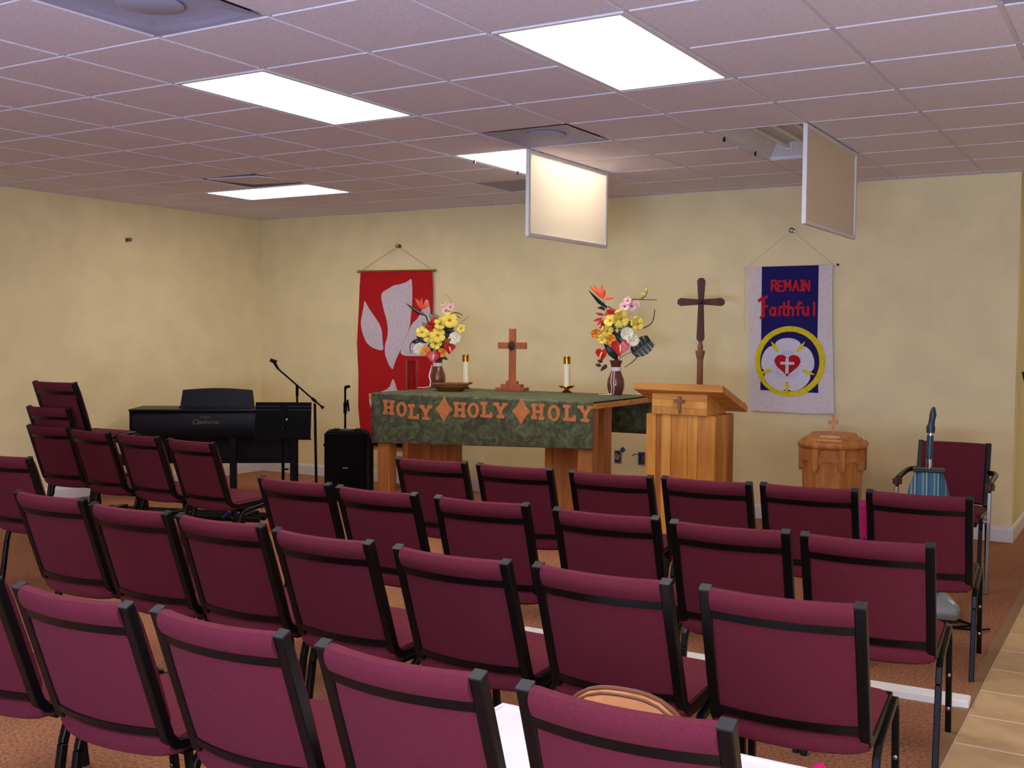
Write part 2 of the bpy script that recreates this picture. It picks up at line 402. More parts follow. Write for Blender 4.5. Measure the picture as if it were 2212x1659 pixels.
def open_troffer(i, j, on, label):
    t = thing('ceiling_light', label, 'ceiling light', (gx(i), gy(j), H), group='ceiling light fixtures')
    lx, ly = T, 2*T; d = 0.09
    h = MB()
    h.box(0.02, lx-0.02, 0.02, ly-0.02, d, d+0.005)
    h.prism_xz([(0.02, 0.0), (0.09, d), (0.02, d)], 0.02, ly-0.02)
    h.prism_xz([(lx-0.02, 0.0), (lx-0.02, d), (lx-0.09, d)], 0.02, ly-0.02)
    h.prism_yz([(0.02, 0.0), (0.10, d), (0.02, d)], 0.02, lx-0.02)
    h.prism_yz([(ly-0.02, 0.0), (ly-0.02, d), (ly-0.10, d)], 0.02, lx-0.02)
    h.build('housing', 'reflector', t)
    frame_mb(lx, ly, -0.008, 0.02, 0.014).build('rim', 'trim_white', t)
    for k in range(3):
        x = 0.17+k*0.135
        MB().tube([(x, 0.09, d-0.03), (x, ly-0.09, d-0.03)], 0.013, 10).build('tube', 'lamp_tube' if on else 'dead_tube', t, True)
        for y in (0.07, ly-0.09): box(x-0.02, x+0.02, y, y+0.02, d-0.05, d).build('socket', 'trim_white', t)
    for y in (0.25, 0.85):
        box(0.022, 0.034, y, y+0.012, -0.03, 0.0).build('latch', 'black_metal', t)
    # hinged door hanging straight down
    X = lx-0.012; door = MB(); hgt = 0.565
    y0, y1 = 0.016, ly-0.016
    for a in ((y0, y1, -hgt-0.012, -hgt+0.012), (y0, y1, -0.034, -0.01)): door.box(X-0.012, X+0.012, a[0], a[1], a[2], a[3])
    for a in ((y0, y0+0.024), (y1-0.024, y1)): door.box(X-0.012, X+0.012, a[0], a[1], -hgt+0.012, -0.034)
    dr = door.build('hanging_door', 'trim_white', t)
    box(X-0.003, X+0.002, y0+0.02, y1-0.02, -hgt+0.008, -0.03).build('lens', 'lens_acrylic', dr)
    for y in (0.2, ly-0.2): box(X-0.008, X+0.008, y-0.02, y+0.02, -0.014, 0.008).build('hinge', 'nickel', dr)
open_troffer(-1, 6, True, 'lit ceiling light with its white lens door hanging open above the altar')
open_troffer(2, 6, False, 'unlit ceiling light with its lens door hanging open above the blue banner')
def diffuser(i, j, label):
    t = thing('air_diffuser', label, 'air vent', (gx(i), gy(j), H), group='ceiling air diffusers')
    c = T/2; rings = []
    for k, (hw, z) in enumerate(((c-0.013, -0.009), (c-0.03, -0.006), (c-0.06, 0.002), (c-0.10, 0.008), (c-0.13, 0.010))):
        ring = []
        q = k/4.0
        for a in range(32):
            an = 2*PI*a/32; cx, cy = math.cos(an), math.sin(an); s = 1/max(abs(cx), abs(cy))
            s = s*(1-q)+1.0*q
            ring.append((c+cx*hw*s, c+cy*hw*s, z))
        rings.append(ring)
    n = 32; m = MB().add([p for r in rings for p in r]+[(c, c, 0.011)], [(i*n+k, i*n+(k+1) % n, (i+1)*n+(k+1) % n, (i+1)*n+k) for i in range(4) for k in range(n)]+[(4*n+k, 4*n+(k+1) % n, 5*n) for k in range(n)])
    m.build('cone', 'diffuser_metal', t)
    MB().lathe([(0.001, -0.004), (0.115, -0.004), (0.125, 0.0), (0.12, 0.008), (0.001, 0.01)], 32, (c, c, 0)).build('center_plate', 'diffuser_metal', t, True)
diffuser(0, 0, 'grey square air diffuser with round plate at the top left of the ceiling')
diffuser(0, 5, 'grey square air diffuser beside the open lit ceiling light')
diffuser(5, 2, 'grey air diffuser cut off at the top right corner')
t = thing('air_vent', 'open ceiling vent panel showing a dark gap beside the corner light', 'air vent', (gx(-5), gy(6), H))
box(0.013, T-0.013, 0.013, T-0.013, 0.07, 0.075).build('backing', 'vent_dark', t)
frame_mb(T, T, -0.004, 0.07, 0.006).build('frame', 'vent_dark', t)
box(0.0, T-0.07, 0.0, T-0.09, -0.008, 0.004).build('loose_tile', 'tile_face', t, loc=(0.045, 0.055, 0.0), rot=(R(2.5), R(1.5), 0))
MB().prism_yz([(0.04, 0.02), (0.10, -0.012), (0.11, -0.012), (0.06, 0.03)], 0.34, 0.50).build('bracket', 'vent_blue', t)
MB().prism_yz([(0.04, 0.02), (0.16, -0.010), (0.17, -0.010), (0.06, 0.03)], 0.50, 0.58).build('bracket', 'vent_blue', t)
t = thing('return_grille', 'dull grey return air grille in the ceiling behind the hanging lit panel', 'air vent', (gx(-2), gy(8), H))
frame_mb(T, T, -0.008, 0.02, 0.02).build('frame', 'ret_grille', t)
for k in range(18): box(0.03, T-0.03, 0.04+k*0.03, 0.058+k*0.03, -0.004, 0.012).build('slat', 'ret_grille', t)

# ------------------------------------------------------------------ stacking chairs
HB = 0.19
def yl(z): return -0.30+(0.84-z)/0.38*0.13
def bowed(prof, xs, bow=0.030, half=HB):
    rings = []
    for x in xs:
        b = -bow*(1-(x/half)**2)
        rings.append([(x, yl(z)+dy+b, z) for dy, z in prof])
    return MB().loops(rings)
XS = [HB*(-1+2*k/10) for k in range(11)]
def chair_base(t, arms=False):
    for sx in (-1, 1):
        x = sx*0.2045
        MB().strip_yz([(-0.30, 0.838), (yl(0.49), 0.49), (yl(0.46)+0.003, 0.455), (-0.145, 0.432), (-0.11, 0.424), (0.20, 0.440), (0.25, 0.440)], x, 0.031, 0.030).build('back_post', 'black_metal', t, bevel=0.003)
        MB().strip_yz([(-0.3010, 0.8405), (-0.2990, 0.836)], x, 0.031, 0.030).build('post_cap', 'cap_grey', t)
    bowed([(-0.010, .772), (-.020, .782), (-.026, .800), (-.024, .820), (-.012, .836), (.006, .841), (.026, .833), (.040, .812), (.045, .77), (.047, .62), (.043, .50), (.030, .475), (.006, .468), (-0.004, .49), (-0.004, .76)], XS).build('backrest', 'fabric', t, True)
    bowed([(-.009, .760), (-.011, .70), (-.011, .53), (-.009, .470), (-.005, .470), (-.005, .760)], XS).build('back_panel', 'fabric', t, True)
    bowed([(-.016, .777), (-.016, .754), (-.003, .754), (-.003, .777)], XS).build('top_rail', 'black_metal', t)
    bowed([(-.016, .483), (-.016, .461), (-.003, .461), (-.003, .483)], XS).build('bottom_rail', 'black_metal', t)
    rings = []
    for k in range(15):
        u = -1+2*k/14; x = 0.213*u; e = 1-abs(u)**8*0.35; b = -0.045*(1-u*u)
        pr = [(-.140+b, .392), (-.160+b, .402), (-.168+b, .426), (-.160+b, .450), (-.13+b*.8, .464), (0, .474), (.17, .472), (.245, .462), (.275, .44), (.272, .415), (.25, .405), (0, .396)]
        rings.append([(x, y, 0.43+(z-0.43)*e) for y, z in pr])
    MB().loops(rings).build('seat', 'fabric', t, True)
    box(-0.195, 0.195, -0.10, 0.24, 0.384, 0.400).build('seat_pan', 'black_metal', t)
    for sx in (-1, 1):
        x = sx*0.2235
        MB().strip_yz([(-0.150, 0.0), (-0.10, 0.315)], x, 0.022, 0.026).build('leg', 'black_metal', t, bevel=0.003)
        MB().strip_yz([(-0.10, 0.315), (-0.085, 0.365), (-0.055, 0.388), (0.225, 0.428), (0.27, 0.422), (0.297, 0.385)], x, 0.022, 0.026).build('side_rail', 'black_metal', t, bevel=0.003)
        MB().strip_yz([(0.297, 0.385), (0.345, 0.0)], x, 0.022, 0.026).build('leg', 'black_metal', t, bevel=0.003)
def make_chair():
    t = thing('stacking_chair', '', 'chair')
    chair_base(t)
    for sx in (-1, 1):
        for z in (0.10, 0.235):
            y = 0.297+(0.385-z)/0.385*0.048-0.013
            m = MB().lathe([(0.001, 0), (0.008, 0), (0.008, 0.003), (0.004, 0.005), (0.001, 0.005)], 10)
            m.build('bolt', 'nickel', t, True, loc=(sx*0.2235, y, z), rot=(R(90), 0, 0))
    return t
proto = make_chair()
first = [True]
def place_chair(x, y, deg, label, group, z=0.0):
    # x, y: middle of the top of the backrest
    a = R(deg)
    o = proto if first[0] else copy_tree(proto)
    first[0] = False
    ox, oy = 0.0, 0.30
    o.location = (x-oy*math.sin(a), y+oy*math.cos(a), z); o.rotation_euler = (0, 0, a)
    tag(o, label, 'chair', group)
    return o
ORD = ['leftmost', 'second from the left', 'third from the left', 'fourth from the left', 'fifth from the left', 'sixth from the left', 'rightmost']
rows = [
 ('nearest row', [(5.475, -6.95, 2), (6.006, -6.945, 2), (6.515, -6.925, 0), (7.055, -6.933, -0.5), (7.578, -6.937, 1)]),
 ('second nearest row', [(4.478, -5.90, 1), (5.010, -5.935, 1), (5.498, -5.935, 0), (6.009, -5.966, -1), (6.544, -5.98, -1), (7.055, -5.965, 0), (7.581, -5.955, 4)]),
 ('third nearest row', [(5.008, -5.00, 0), (5.508, -5.03, 0), (6.045, -5.02, 4), (6.612, -5.02, 3), (7.110, -5.03, 4), (7.588, -5.01, 4)]),
 ('row closest to the altar', [(5.065, -3.985, 5), (5.578, -3.97, 4), (6.122, -3.955, 4), (6.599, -3.907, 4), (7.069, -3.855, 4), (7.540, -3.815, 4)]),
]
for rn, lst in rows:
    n = len(lst)
    for k, (x, y, d) in enumerate(lst):
        pos = 'rightmost' if k == n-1 else ORD[k]
        place_chair(x, y, d, 'burgundy padded chair, %s in the %s' % (pos, rn), 'burgundy chairs in rows')
# group on the left
place_chair(1.655, -3.86, 3, 'burgundy chair at the bottom of the stack by the left wall', 'burgundy chairs by the piano')
place_chair(1.655, -3.86, 3, 'burgundy chair in the middle of the stack by the left wall', 'burgundy chairs by the piano', z=0.135)
place_chair(1.700, -3.84, 3, 'burgundy chair on top of the stack by the left wall', 'burgundy chairs by the piano', z=0.315)
place_chair(2.190, -3.93, -4, 'burgundy chair right beside the stack by the left wall', 'burgundy chairs by the piano')
place_chair(2.690, -3.95, -4, 'burgundy chair in the middle of the three beside the stack', 'burgundy chairs by the piano')
place_chair(3.237, -4.00, -4, 'burgundy chair in front of the piano, rightmost beside the stack', 'burgundy chairs by the piano')
place_chair(3.03, -5.14, 5, 'burgundy chair cut off by the left edge of the picture', 'burgundy chairs by the piano')

# armchair facing the room
t = thing('armchair', 'burgundy armchair with black arms facing the room by the wall end', 'chair', (7.31, -1.56, 0), R(182))
chair_base(t)
for sx in (-1, 1):
    x = sx*0.264
    MB().strip_yz([(0.30, 0.0), (0.275, 0.42), (0.25, 0.60)], x, 0.022, 0.026).build('arm_support', 'nickel', t, bevel=0.003)
    MB().tube([(sx*0.205, -0.245, 0.66), (sx*0.25, -0.20, 0.662), (x, -0.12, 0.66), (x, 0.10, 0.655), (x, 0.22, 0.645)], 0.017, 10).build('armrest', 'black_metal', t, True)
    box(x-0.024, x+0.024, 0.19, 0.275, 0.595, 0.665).build('arm_pad', 'dark_wood', t, True, bevel=0.018, seg=3)
    MB().tube([(sx*0.215, 0.27, 0.425), (x, 0.27, 0.425)], 0.009, 8).build('spacer', 'chrome', t, True)

# ------------------------------------------------------------------ altar
Z0 = 1.045
t = thing('altar_table', 'wooden altar table under the green cloth', 'table', (4.08, -1.52, 0))
box(-1.01, 0.985, -0.49, 0.50, Z0-0.045, Z0-0.004).build('tabletop', 'oak_x', t, bevel=0.004)
for c, wd in ((-0.72, 0.255), (0.615, 0.250)):
    box(c-wd, c+wd, -0.075, 0.02, 0.09, Z0-0.045).build('pedestal_panel', 'altar_wood', t, bevel=0.003)
    box(c-wd-0.002, c-wd+0.055, -0.086, 0.03, 0.09, Z0-0.045).build('pedestal_stile', 'oak', t, bevel=0.003)
    box(c+wd-0.055, c+wd+0.002, -0.086, 0.03, 0.09, Z0-0.045).build('pedestal_stile', 'altar_wood', t, bevel=0.003)
    box(c-wd-0.012, c+wd+0.012, -0.10, 0.045, 0.0, 0.09).build('plinth', 'oak_dark', t, bevel=0.004)
for x in (-0.875, 0.902):
    box(x-0.058, x+0.058, -0.475, -0.375, 0.0, Z0-0.045).build('leg', 'altar_wood', t, bevel=0.005)
    box(x-0.03, x+0.03, -0.375, -0.02, 0.12, 0.20).build('stretcher', 'altar_wood', t, bevel=0.003)
# cloth: top, front fall, back fall
cl = thing('altar_cloth', 'green damask altar cloth lettered HOLY HOLY HOLY in tan', 'tablecloth', (4.08, -1.52, 0))
m = MB(); nx = 40; path = []
def cloth_pt(x, s):
    # s runs down the front (negative), across the top, down the back
    u = (x+0.965)/1.945
    fz = 0.655*(1-u)+0.725*u
    ripple = 0.5+0.5*math.sin(x*9)+0.35*math.sin(x*23+1)
    if s < 0: q = -s; return (x, -0.505-0.004-0.008*ripple*max(0, q-0.45), Z0+0.003-(Z0+0.003-fz)*q)
    if s <= 1: return (x, -0.500+1.01*s, Z0+0.005)
    q = s-1; return (x, 0.515+0.012*ripple*q, Z0+0.003-0.30*q)
ss = [-1, -.97, -.8, -.6, -.4, -.2, -.06, -.02, 0.0, 0.01, .25, .5, .75, .99, 1.0, 1.02, 1.06, 1.3, 1.6, 1.9, 2.0]
def cloth_mb(off):
    V = []
    for i in range(nx+1):
        x = -0.965+1.945*i/nx
        for s in ss:
            p = cloth_pt(x, s); k = 1.0
            V.append(p)
    return V
V = cloth_mb(0); n = len(ss)
F = [(i*n+k, i*n+k+1, (i+1)*n+k+1, (i+1)*n+k) for i in range(nx) for k in range(n-1)]
o = MB().add(V, F).build('cloth', 'green_cloth', cl, True)
sm = o.modifiers.new('thickness', 'SOLIDIFY'); sm.thickness = 0.004; sm.offset = 0
# slab-serif letters built from bars
def ring_poly(cx, cz, rx, rz, tx, tz, n=20):
    V = []; F = []
    for k in range(n):
        a = 2*PI*k/n; V += [(cx+rx*math.cos(a), cz+rz*math.sin(a)), (cx+(rx-tx)*math.cos(a), cz+(rz-tz)*math.sin(a))]
    return V, [(2*k, 2*((k+1) % n), 2*((k+1) % n)+1, 2*k+1) for k in range(n)]
def glyph_slab(ch, w, h):
    m = MB(); s = 0.028; y1 = 0.004; e = [0]
    def yy(): e[0] += 1; return -0.004-0.0004*e[0]
    def bar(x0, z0, x1, z1, t=s):
        d = Vector((x1-x0, z1-z0)).normalized(); n_ = Vector((-d.y, d.x))*t/2
        m.prism_xz([(x0+n_.x, z0+n_.y), (x0-n_.x, z0-n_.y), (x1-n_.x, z1-n_.y), (x1+n_.x, z1+n_.y)], yy(), y1)
    def hb(x0, x1, z): 
        r = s*0.42
        m.prism_xz([(x0, z-r*.5), (x0+r*.6, z-r), (x1-r*.6, z-r), (x1, z-r*.5), (x1, z+r*.5), (x1-r*.6, z+r), (x0+r*.6, z+r), (x0, z+r*.5)], yy(), y1)
    a, b = -w/2, w/2
    if ch == 'H':
        for x in (a+0.022, b-0.022):
            bar(x, 0.008, x, h-0.008); hb(x-0.026, x+0.026, 0.012); hb(x-0.026, x+0.026, h-0.012)
        bar(a+0.02, h/2, b-0.02, h/2, 0.022)
    if ch == 'O':
        V, F = ring_poly(0, h/2, w/2, h/2, 0.026, 0.02)
        y0 = yy(); nv = len(V); vs = [(x, y0, z) for x, z in V]+[(x, y1, z) for x, z in V]
        fs = list(F)+[tuple(i+nv for i in f[::-1]) for f in F]
        k = nv//2
        for i in range(k):
            j = (i+1) % k
            fs.append((2*i, 2*i+nv, 2*j+nv, 2*j)); fs.append((2*i+1, 2*j+1, 2*j+1+nv, 2*i+1+nv))
        m.add(vs, fs)
    if ch == 'L':
        x = a+0.032; bar(x, 0.008, x, h-0.008); hb(a, x+0.03, h-0.012); hb(a, b, 0.012); bar(b-0.012, 0.0, b-0.012, 0.042, 0.024)
    if ch == 'Y':
        bar(0, 0.0, 0, h*0.5); bar(a+0.016, h-0.01, 0, h*0.45, 0.025); bar(b-0.016, h-0.01, 0, h*0.45, 0.025)
        hb(a-0.008, a+0.040, h-0.012); hb(b-0.040, b+0.008, h-0.012); hb(-0.034, 0.034, 0.012)
    return m
WORDS = [((-0.79, .885, -0.02), (-0.665, .875, 0), (-0.55, .862, 0), (-0.435, .860, 0.01)),
         ((-0.125, .895, 0), (-0.005, .895, 0), (0.110, .905, 0), (0.232, .905, 0)),
         ((0.545, .910, 0), (0.675, .905, 0), (0.800, .912, 0), (0.925, .912, 0))]
for wd in WORDS:
    for ch, (x, z, tl) in zip('HOLY', wd):
        glyph_slab(ch, 0.105 if ch != 'O' else 0.10, 0.115).build('letter', 'tan_felt', cl, loc=(x, -0.5165, z), rot=(0, -tl, 0))
for cx, cz in ((-0.27, .948), (0.406, .963)):
    pts = []
    for k in range(4):
        a0 = PI/2*k; a1 = a0+PI/2
        rad = lambda a: 0.078 if abs(math.cos(a)) > 0.7 else 0.098
        p0 = Vector((math.cos(a0)*0.078, math.sin(a0)*0.098)); p1 = Vector((math.cos(a1)*0.078, math.sin(a1)*0.098))
        for q in (0.0, 0.08, 0.25, 0.5, 0.75, 0.92):
            p = p0.lerp(p1, q); sgn = 1-0.13*math.sin(PI*q) if 0.1 < q < 0.9 else 1-0.02
            pts.append((cx+p.x*sgn, cz+p.y*sgn))
    MB().prism_xz(pts, -0.520, -0.511).build('diamond', 'tan_felt', cl)

# things on the altar
ZT = Z0+0.0075
FACE = 0.42
def loc(x, y): return (x, y, ZT)
t = thing('standing_cross', 'small reddish wooden cross on a stepped base on the altar', 'cross', loc(3.86, -1.12), R(12))
box(-0.0275, 0.0275, -0.014, 0.014, 0.075, 0.51).build('upright', 'cross_wood', t, bevel=0.002)
box(-0.122, 0.122, -0.0142, 0.0142, 0.345, 0.398).build('crossbar', 'cross_wood', t, bevel=0.002)
for hw, z0, z1 in ((0.122, 0, 0.028), (0.084, 0.028, 0.055), (0.046, 0.055, 0.082)):
    box(-hw, hw, -hw*0.6, hw*0.6, z0, z1).build('base_step', 'cross_wood', t, bevel=0.002)
m = MB()
m.sphere((0, -0.02, 0.372), 0.027, 0.012, 0.034)
for k in range(8): m.sphere((0.024*math.cos(k*PI/4), -0.018, 0.372+0.03*math.sin(k*PI/4)), 0.009, 0.007, 0.009, 6, 4)
m.build('emblem', 'twig', t, True)
def candle(x, y, label):
    t = thing('altar_candle', label, 'candle', loc(x, y), group='brass altar candles')
    MB().lathe([(0.001, 0), (0.045, 0), (0.048, 0.006), (0.03, 0.016), (0.016, 0.024), (0.02, 0.03), (0.052, 0.042), (0.068, 0.054), (0.066, 0.057), (0.026, 0.05), (0.001, 0.05)], 24).build('base', 'brass', t, True)
    MB().lathe([(0.001, 0.048), (0.0265, 0.048), (0.0265, 0.235), (0.001, 0.235)], 20).build('wax', 'candle_wax', t, True)
    MB().lathe([(0.001, 0.232), (0.029, 0.232), (0.029, 0.285), (0.024, 0.292), (0.008, 0.294), (0.001, 0.294)], 20).build('follower', 'brass', t, True)
candle(4.352, -1.09, 'brass based candle on the altar, right of the small cross')
candle(3.40, -1.12, 'brass based candle on the altar behind the wooden bowl')
t = thing('wooden_bowl', 'shallow brown wooden bowl on the altar', 'bowl', loc(3.47, -1.45))
MB().lathe([(0.001, 0), (0.098, 0), (0.104, 0.004), (0.125, 0.03), (0.132, 0.033), (0.138, 0.04), (0.15, 0.056), (0.152, 0.062), (0.146, 0.061), (0.12, 0.04), (0.09, 0.012), (0.001, 0.010)], 32).build('dish', 'bowl_wood', t, True)
MB().lathe([(0.134, 0.034), (0.150, 0.036), (0.152, 0.042), (0.140, 0.046), (0.134, 0.044)], 32).build('band', 'bowl_wood', t, True)
t = thing('votive_glass', 'tall dark red glass candle holder on the altar in front of the banner', 'candle holder', loc(3.03, -1.38))
MB().lathe([(0.001, 0), (0.046, 0), (0.047, 0.01), (0.047, 0.19), (0.052, 0.240), (0.049, 0.240), (0.044, 0.19), (0.043, 0.02), (0.001, 0.018)], 24).build('glass', 'glass_red', t, True)
MB().lathe([(0.001, 0.018), (0.03, 0.018), (0.03, 0.13), (0.001, 0.13)], 16).build('candle', 'letter_red', t, True)

# ---- vases with artificial bouquets
U = 0.00059
def petal_flower(parent, c, r, n, mat, heart, d=(0, -1, 0), cup=0.35, wide=0.74):
    r *= 1.12
    d = Vector(d).normalized(); a = d.orthogonal().normalized(); b = d.cross(a); c = Vector(c)
    m = MB(); ph = random.random()*6
    for k in range(n):
        q = ph+2*PI*k/n; e = a*math.cos(q)+b*math.sin(q); tn = d.cross(e)
        rows_ = []
        for s, wv, h in ((0.08, .10, 0), (.45, wide*.75, cup*.5), (.8, wide, cup*.75), (1.0, wide*.45, cup*.6)):
            p = c+e*(r*s)+d*(r*h)
            rows_.append((p-tn*(r*wv*.62)-d*r*.06, p+d*r*.05, p+tn*(r*wv*.62)-d*r*.06))
        vs = [v for rr in rows_ for v in rr]
        back = [v-d*0.0016 for v in vs]
        fs = []; nv = len(vs)
        for i in range(3):
            for j in range(2):
                f = (i*3+j, i*3+j+1, (i+1)*3+j+1, (i+1)*3+j); fs.append(f); fs.append(tuple(x+nv for x in f[::-1]))
        m.add(vs+back, fs)
    o = m.build('flower', mat, parent, True)
    hm = MB(); hc = c+d*r*0.12; hm.sphere(hc, r*.2, r*.2, r*.2, 8, 5)
    hm.build('flower_center', heart, o, True)
    return o
def leaf(parent, c, tip, wid, mat, name='leaf', bend=0.15):
    c = Vector(c); tip = Vector(tip); L = tip-c; n_ = Vector((0, -1, 0)); s = L.cross(n_).normalized()
    m = MB(); vs = []
    for t_, w_ in ((0, .08), (.2, .7), (.45, 1), (.7, .75), (.9, .3), (1, .03)):
        p = c+L*t_+n_*(bend*L.length*math.sin(PI*t_)*.6)
        vs += [p-s*wid*w_/2, p+n_*wid*.12, p+s*wid*w_/2]
    nv = len(vs); bk = [v-n_*0.002 for v in vs]; fs = []
    for i in range(5):
        for j in range(2):
            f = (i*3+j, i*3+j+1, (i+1)*3+j+1, (i+1)*3+j); fs.append(f); fs.append(tuple(x+nv for x in f[::-1]))
    return m.add(vs+bk, fs).build(name, mat, parent, True)
def twig(parent, pts, r=0.004, mat='twig', name='twig'):
    P_ = [Vector(p) for p in pts]; out = []
    for i in range(len(P_)-1):
        p0 = P_[max(i-1, 0)]; p1 = P_[i]; p2 = P_[i+1]; p3 = P_[min(i+2, len(P_)-1)]
        for k in range(4):
            t_ = k/4.0
            out.append(0.5*((2*p1)+(p2-p0)*t_+(2*p0-5*p1+4*p2-p3)*t_*t_+(3*p1-p0-3*p2+p3)*t_**3))
    out.append(P_[-1])
    return MB().tube(out, [r*(1-0.5*i/len(out)) for i in range(len(out))], 6).build(name, mat, parent, True)
def anthurium(parent, c, r, d=(0.1, -1, 0.1)):
    c = Vector(c); d = Vector(d).normalized(); a = Vector((1, 0, 0)); a = (a-d*a.dot(d)).normalized(); b = d.cross(a)*-1
    if b.z < 0: b = -b
    ol = []
    for k in range(20):
        q = 2*PI*k/20; x = math.sin(q)**3; z = (13*math.cos(q)-5*math.cos(2*q)-2*math.cos(3*q)-math.cos(4*q))/16
        ol.append(c+a*(x*r)+b*(z*r)+d*(0.25*r*x*x))
    ce = c+d*(-0.05*r); m = MB(); bk = [p-d*0.003 for p in ol]
    n = 20
    m.add([ce]+ol, [(0, 1+k, 1+(k+1) % n) for k in range(n)]); m.add([ce-d*0.003]+bk, [(0, 1+(k+1) % n, 1+k) for k in range(n)])
    m.add(ol+bk, [(k, k+n, (k+1) % n+n, (k+1) % n) for k in range(n)])
    o = m.build('anthurium', 'anthurium_red', parent, True)
    MB().tube([c+b*(0.25*r), c+d*(0.35*r)-b*(0.2*r), c+d*(0.5*r)-b*(0.55*r)], [0.005, 0.006, 0.004], 8).build('spadix', 'spadix', o, True)
def monstera(parent, c, r, d=(0.1, -1, 0.0)):
    o = bpy.data.objects.new('leaf', None)
    c = Vector(c); m = MB(); ax = Vector((0.80, 0, 0.60)); sd = Vector((-0.60, 0, 0.80))
    for side in (-1, 1):
        for k in range(5):
            s0 = -0.9+k*0.36; s1 = s0+0.29
            w0 = math.sqrt(max(0.05, 1-(s0*.95)**2)); w1 = math.sqrt(max(0.05, 1-(min(s1, .98)*.95)**2))
            q = [c+ax*(s0*r), c+ax*((s0+0.36)*r), c+ax*((s1+.1)*r)+sd*(side*w1*r*.75), c+ax*((s0+.1)*r)+sd*(side*w0*r*.75)]
            q[2].y += -0.012; q[3].y += -0.012
            bk = [p+Vector((0, 0.003, 0)) for p in q]
            m.add(q+bk, [(0, 1, 2, 3), (7, 6, 5, 4), (0, 4, 5, 1), (1, 5, 6, 2), (2, 6, 7, 3), (3, 7, 4, 0)])
    bpy.data.objects.remove(o)
    m.build('split_leaf', 'leaf_dark', parent)
def bird(parent, base, tips, spathe):
    b = Vector(base); root = None
    for k, tp in enumerate(tips):
        o = leaf(parent, b, tp, 0.026, 'bird_orange', 'bird_petal', 0.05)
    a, z = Vector(spathe[0]), Vector(spathe[1]); md = a.lerp(z, .45)+Vector((0, 0, -0.012))
    MB().tube([a, a.lerp(md, .5), md, md.lerp(z, .5), z], [0.006, 0.013, 0.016, 0.010, 0.002], 8).build('bird_spathe', 'leaf_dark', parent, True)
def make_vase(x, y, label, k):
    t = thing('vase', label, 'vase', loc(x, y), FACE)
    MB().lathe([(0.001, 0), (0.045, 0), (0.052, 0.01), (0.066, 0.05), (0.069, 0.085), (0.062, 0.125), (0.046, 0.165), (0.037, 0.19), (0.036, 0.215), (0.043, 0.245), (0.052, 0.268), (0.046, 0.266), (0.032, 0.225), (0.03, 0.19), (0.001, 0.18)], 28).build('body', 'vase_clay', t, True)
    rb = MB().lathe([(0.038, 0.186), (0.041, 0.188), (0.039, 0.214), (0.037, 0.216), (0.036, 0.2)], 24).build('ribbon', 'ribbon', t, True)
    for dx in ((-0.028, -0.012) if k else (-0.05, -0.046)):
        MB().tube([(dx*.9, -0.038, 0.195), (dx*1.1, -0.052, 0.15), (dx*1.3, -0.068, 0.10), (dx*1.0, -0.068, 0.06), (dx*1.2, -0.058, 0.012), (dx*1.6-0.02, -0.075, 0.004), (dx*2-0.07, -0.08, 0.004)], 0.0032, 6).build('ribbon_tail', 'ribbon', rb, True)
    return t
make_vase(4.79, -1.10, 'brown vase with white ribbon at the right end of the altar', 1)
make_vase(3.115, -1.12, 'brown vase with white ribbon beside the red glass on the altar', 0)
def P_R(cx, cy, y=0.0): return ((cx-590)*U, y, (1610-cy)*U)
def P_L(cx, cy, y=0.0): return ((cx-630)*U, y, (1510-cy)*U)
def rd(): return (random.uniform(-.45, .45), -1, random.uniform(-.2, .5))
def filler(t, P, cx, cy, rr, n):
    for k in range(n):
        a = random.uniform(0, 2*PI); q = random.uniform(.2, 1)*rr; L = random.uniform(70, 130)
        x, y = cx+q*math.cos(a), cy+q*math.sin(a)
        leaf(t, P(cx+(x-cx)*.4, cy+(y-cy)*.4, random.uniform(-.02, .06)), P(x+L*math.cos(a)*.6, y+L*math.sin(a)*.6, random.uniform(-.03, .07)), random.uniform(.03, .05), random.choice(['leaf_green', 'leaf_green', 'leaf_dark', 'leaf_dark', 'leaf_grey']))
def stems(t, P, pts, neck):
    for (x, y) in pts:
        twig(t, [P(*neck, 0.0), P((neck[0]*.7+x*.3), (neck[1]*.5+y*.5), 0.01), P(x, y, 0.0)], 0.003, 'leaf_green', 'stem')
# right bouquet
t = thing('flower_arrangement', 'artificial tropical bouquet with dark split leaf, right vase on the altar', 'flowers', loc(4.79, -1.10), FACE, 'altar bouquets')
stems(t, P_R, [(640, 600), (410, 350), (700, 440), (860, 670), (325, 790), (740, 810), (650, 960), (900, 1000), (430, 1000)], (590, 1190))
filler(t, P_R, 600, 760, 200, 44)
bird(t, P_R(410, 345, -.03), [P_R(235, 180, -.05), P_R(285, 160, -.02), P_R(390, 150, -.04), P_R(435, 215, -.01), P_R(560, 335, -.04)], (P_R(465, 460, -.02), P_R(225, 240, -.06)))
for cx, cy, r in ((640, 605, 112), (510, 635, 75), (860, 670, 88), (470, 765, 78), (410, 880, 58)):
    petal_flower(t, P_R(cx, cy, -.075-random.random()*.02), r*U, 5, 'petal_yellow', 'flower_heart', rd())
for cx, cy, r in ((325, 795, 62), (515, 875, 68)): petal_flower(t, P_R(cx, cy, -.085), r*U, 6, 'petal_orange', 'flower_heart', rd())
for cx, cy, r in ((735, 805, 80), (805, 885, 82)): petal_flower(t, P_R(cx, cy, -.07), r*U, 7, 'petal_white', 'petal_white', rd())
for cx, cy, r in ((520, 550, 68), (450, 680, 66)): petal_flower(t, P_R(cx, cy, -.05), r*U, 6, 'petal_red', 'petal_red', rd())
for cx, cy, r in ((695, 450, 62), (790, 440, 68), (848, 420, 44), (735, 375, 52)): petal_flower(t, P_R(cx, cy, -.05), r*U, 5, 'petal_pink', 'orchid_heart', rd(), wide=.8)
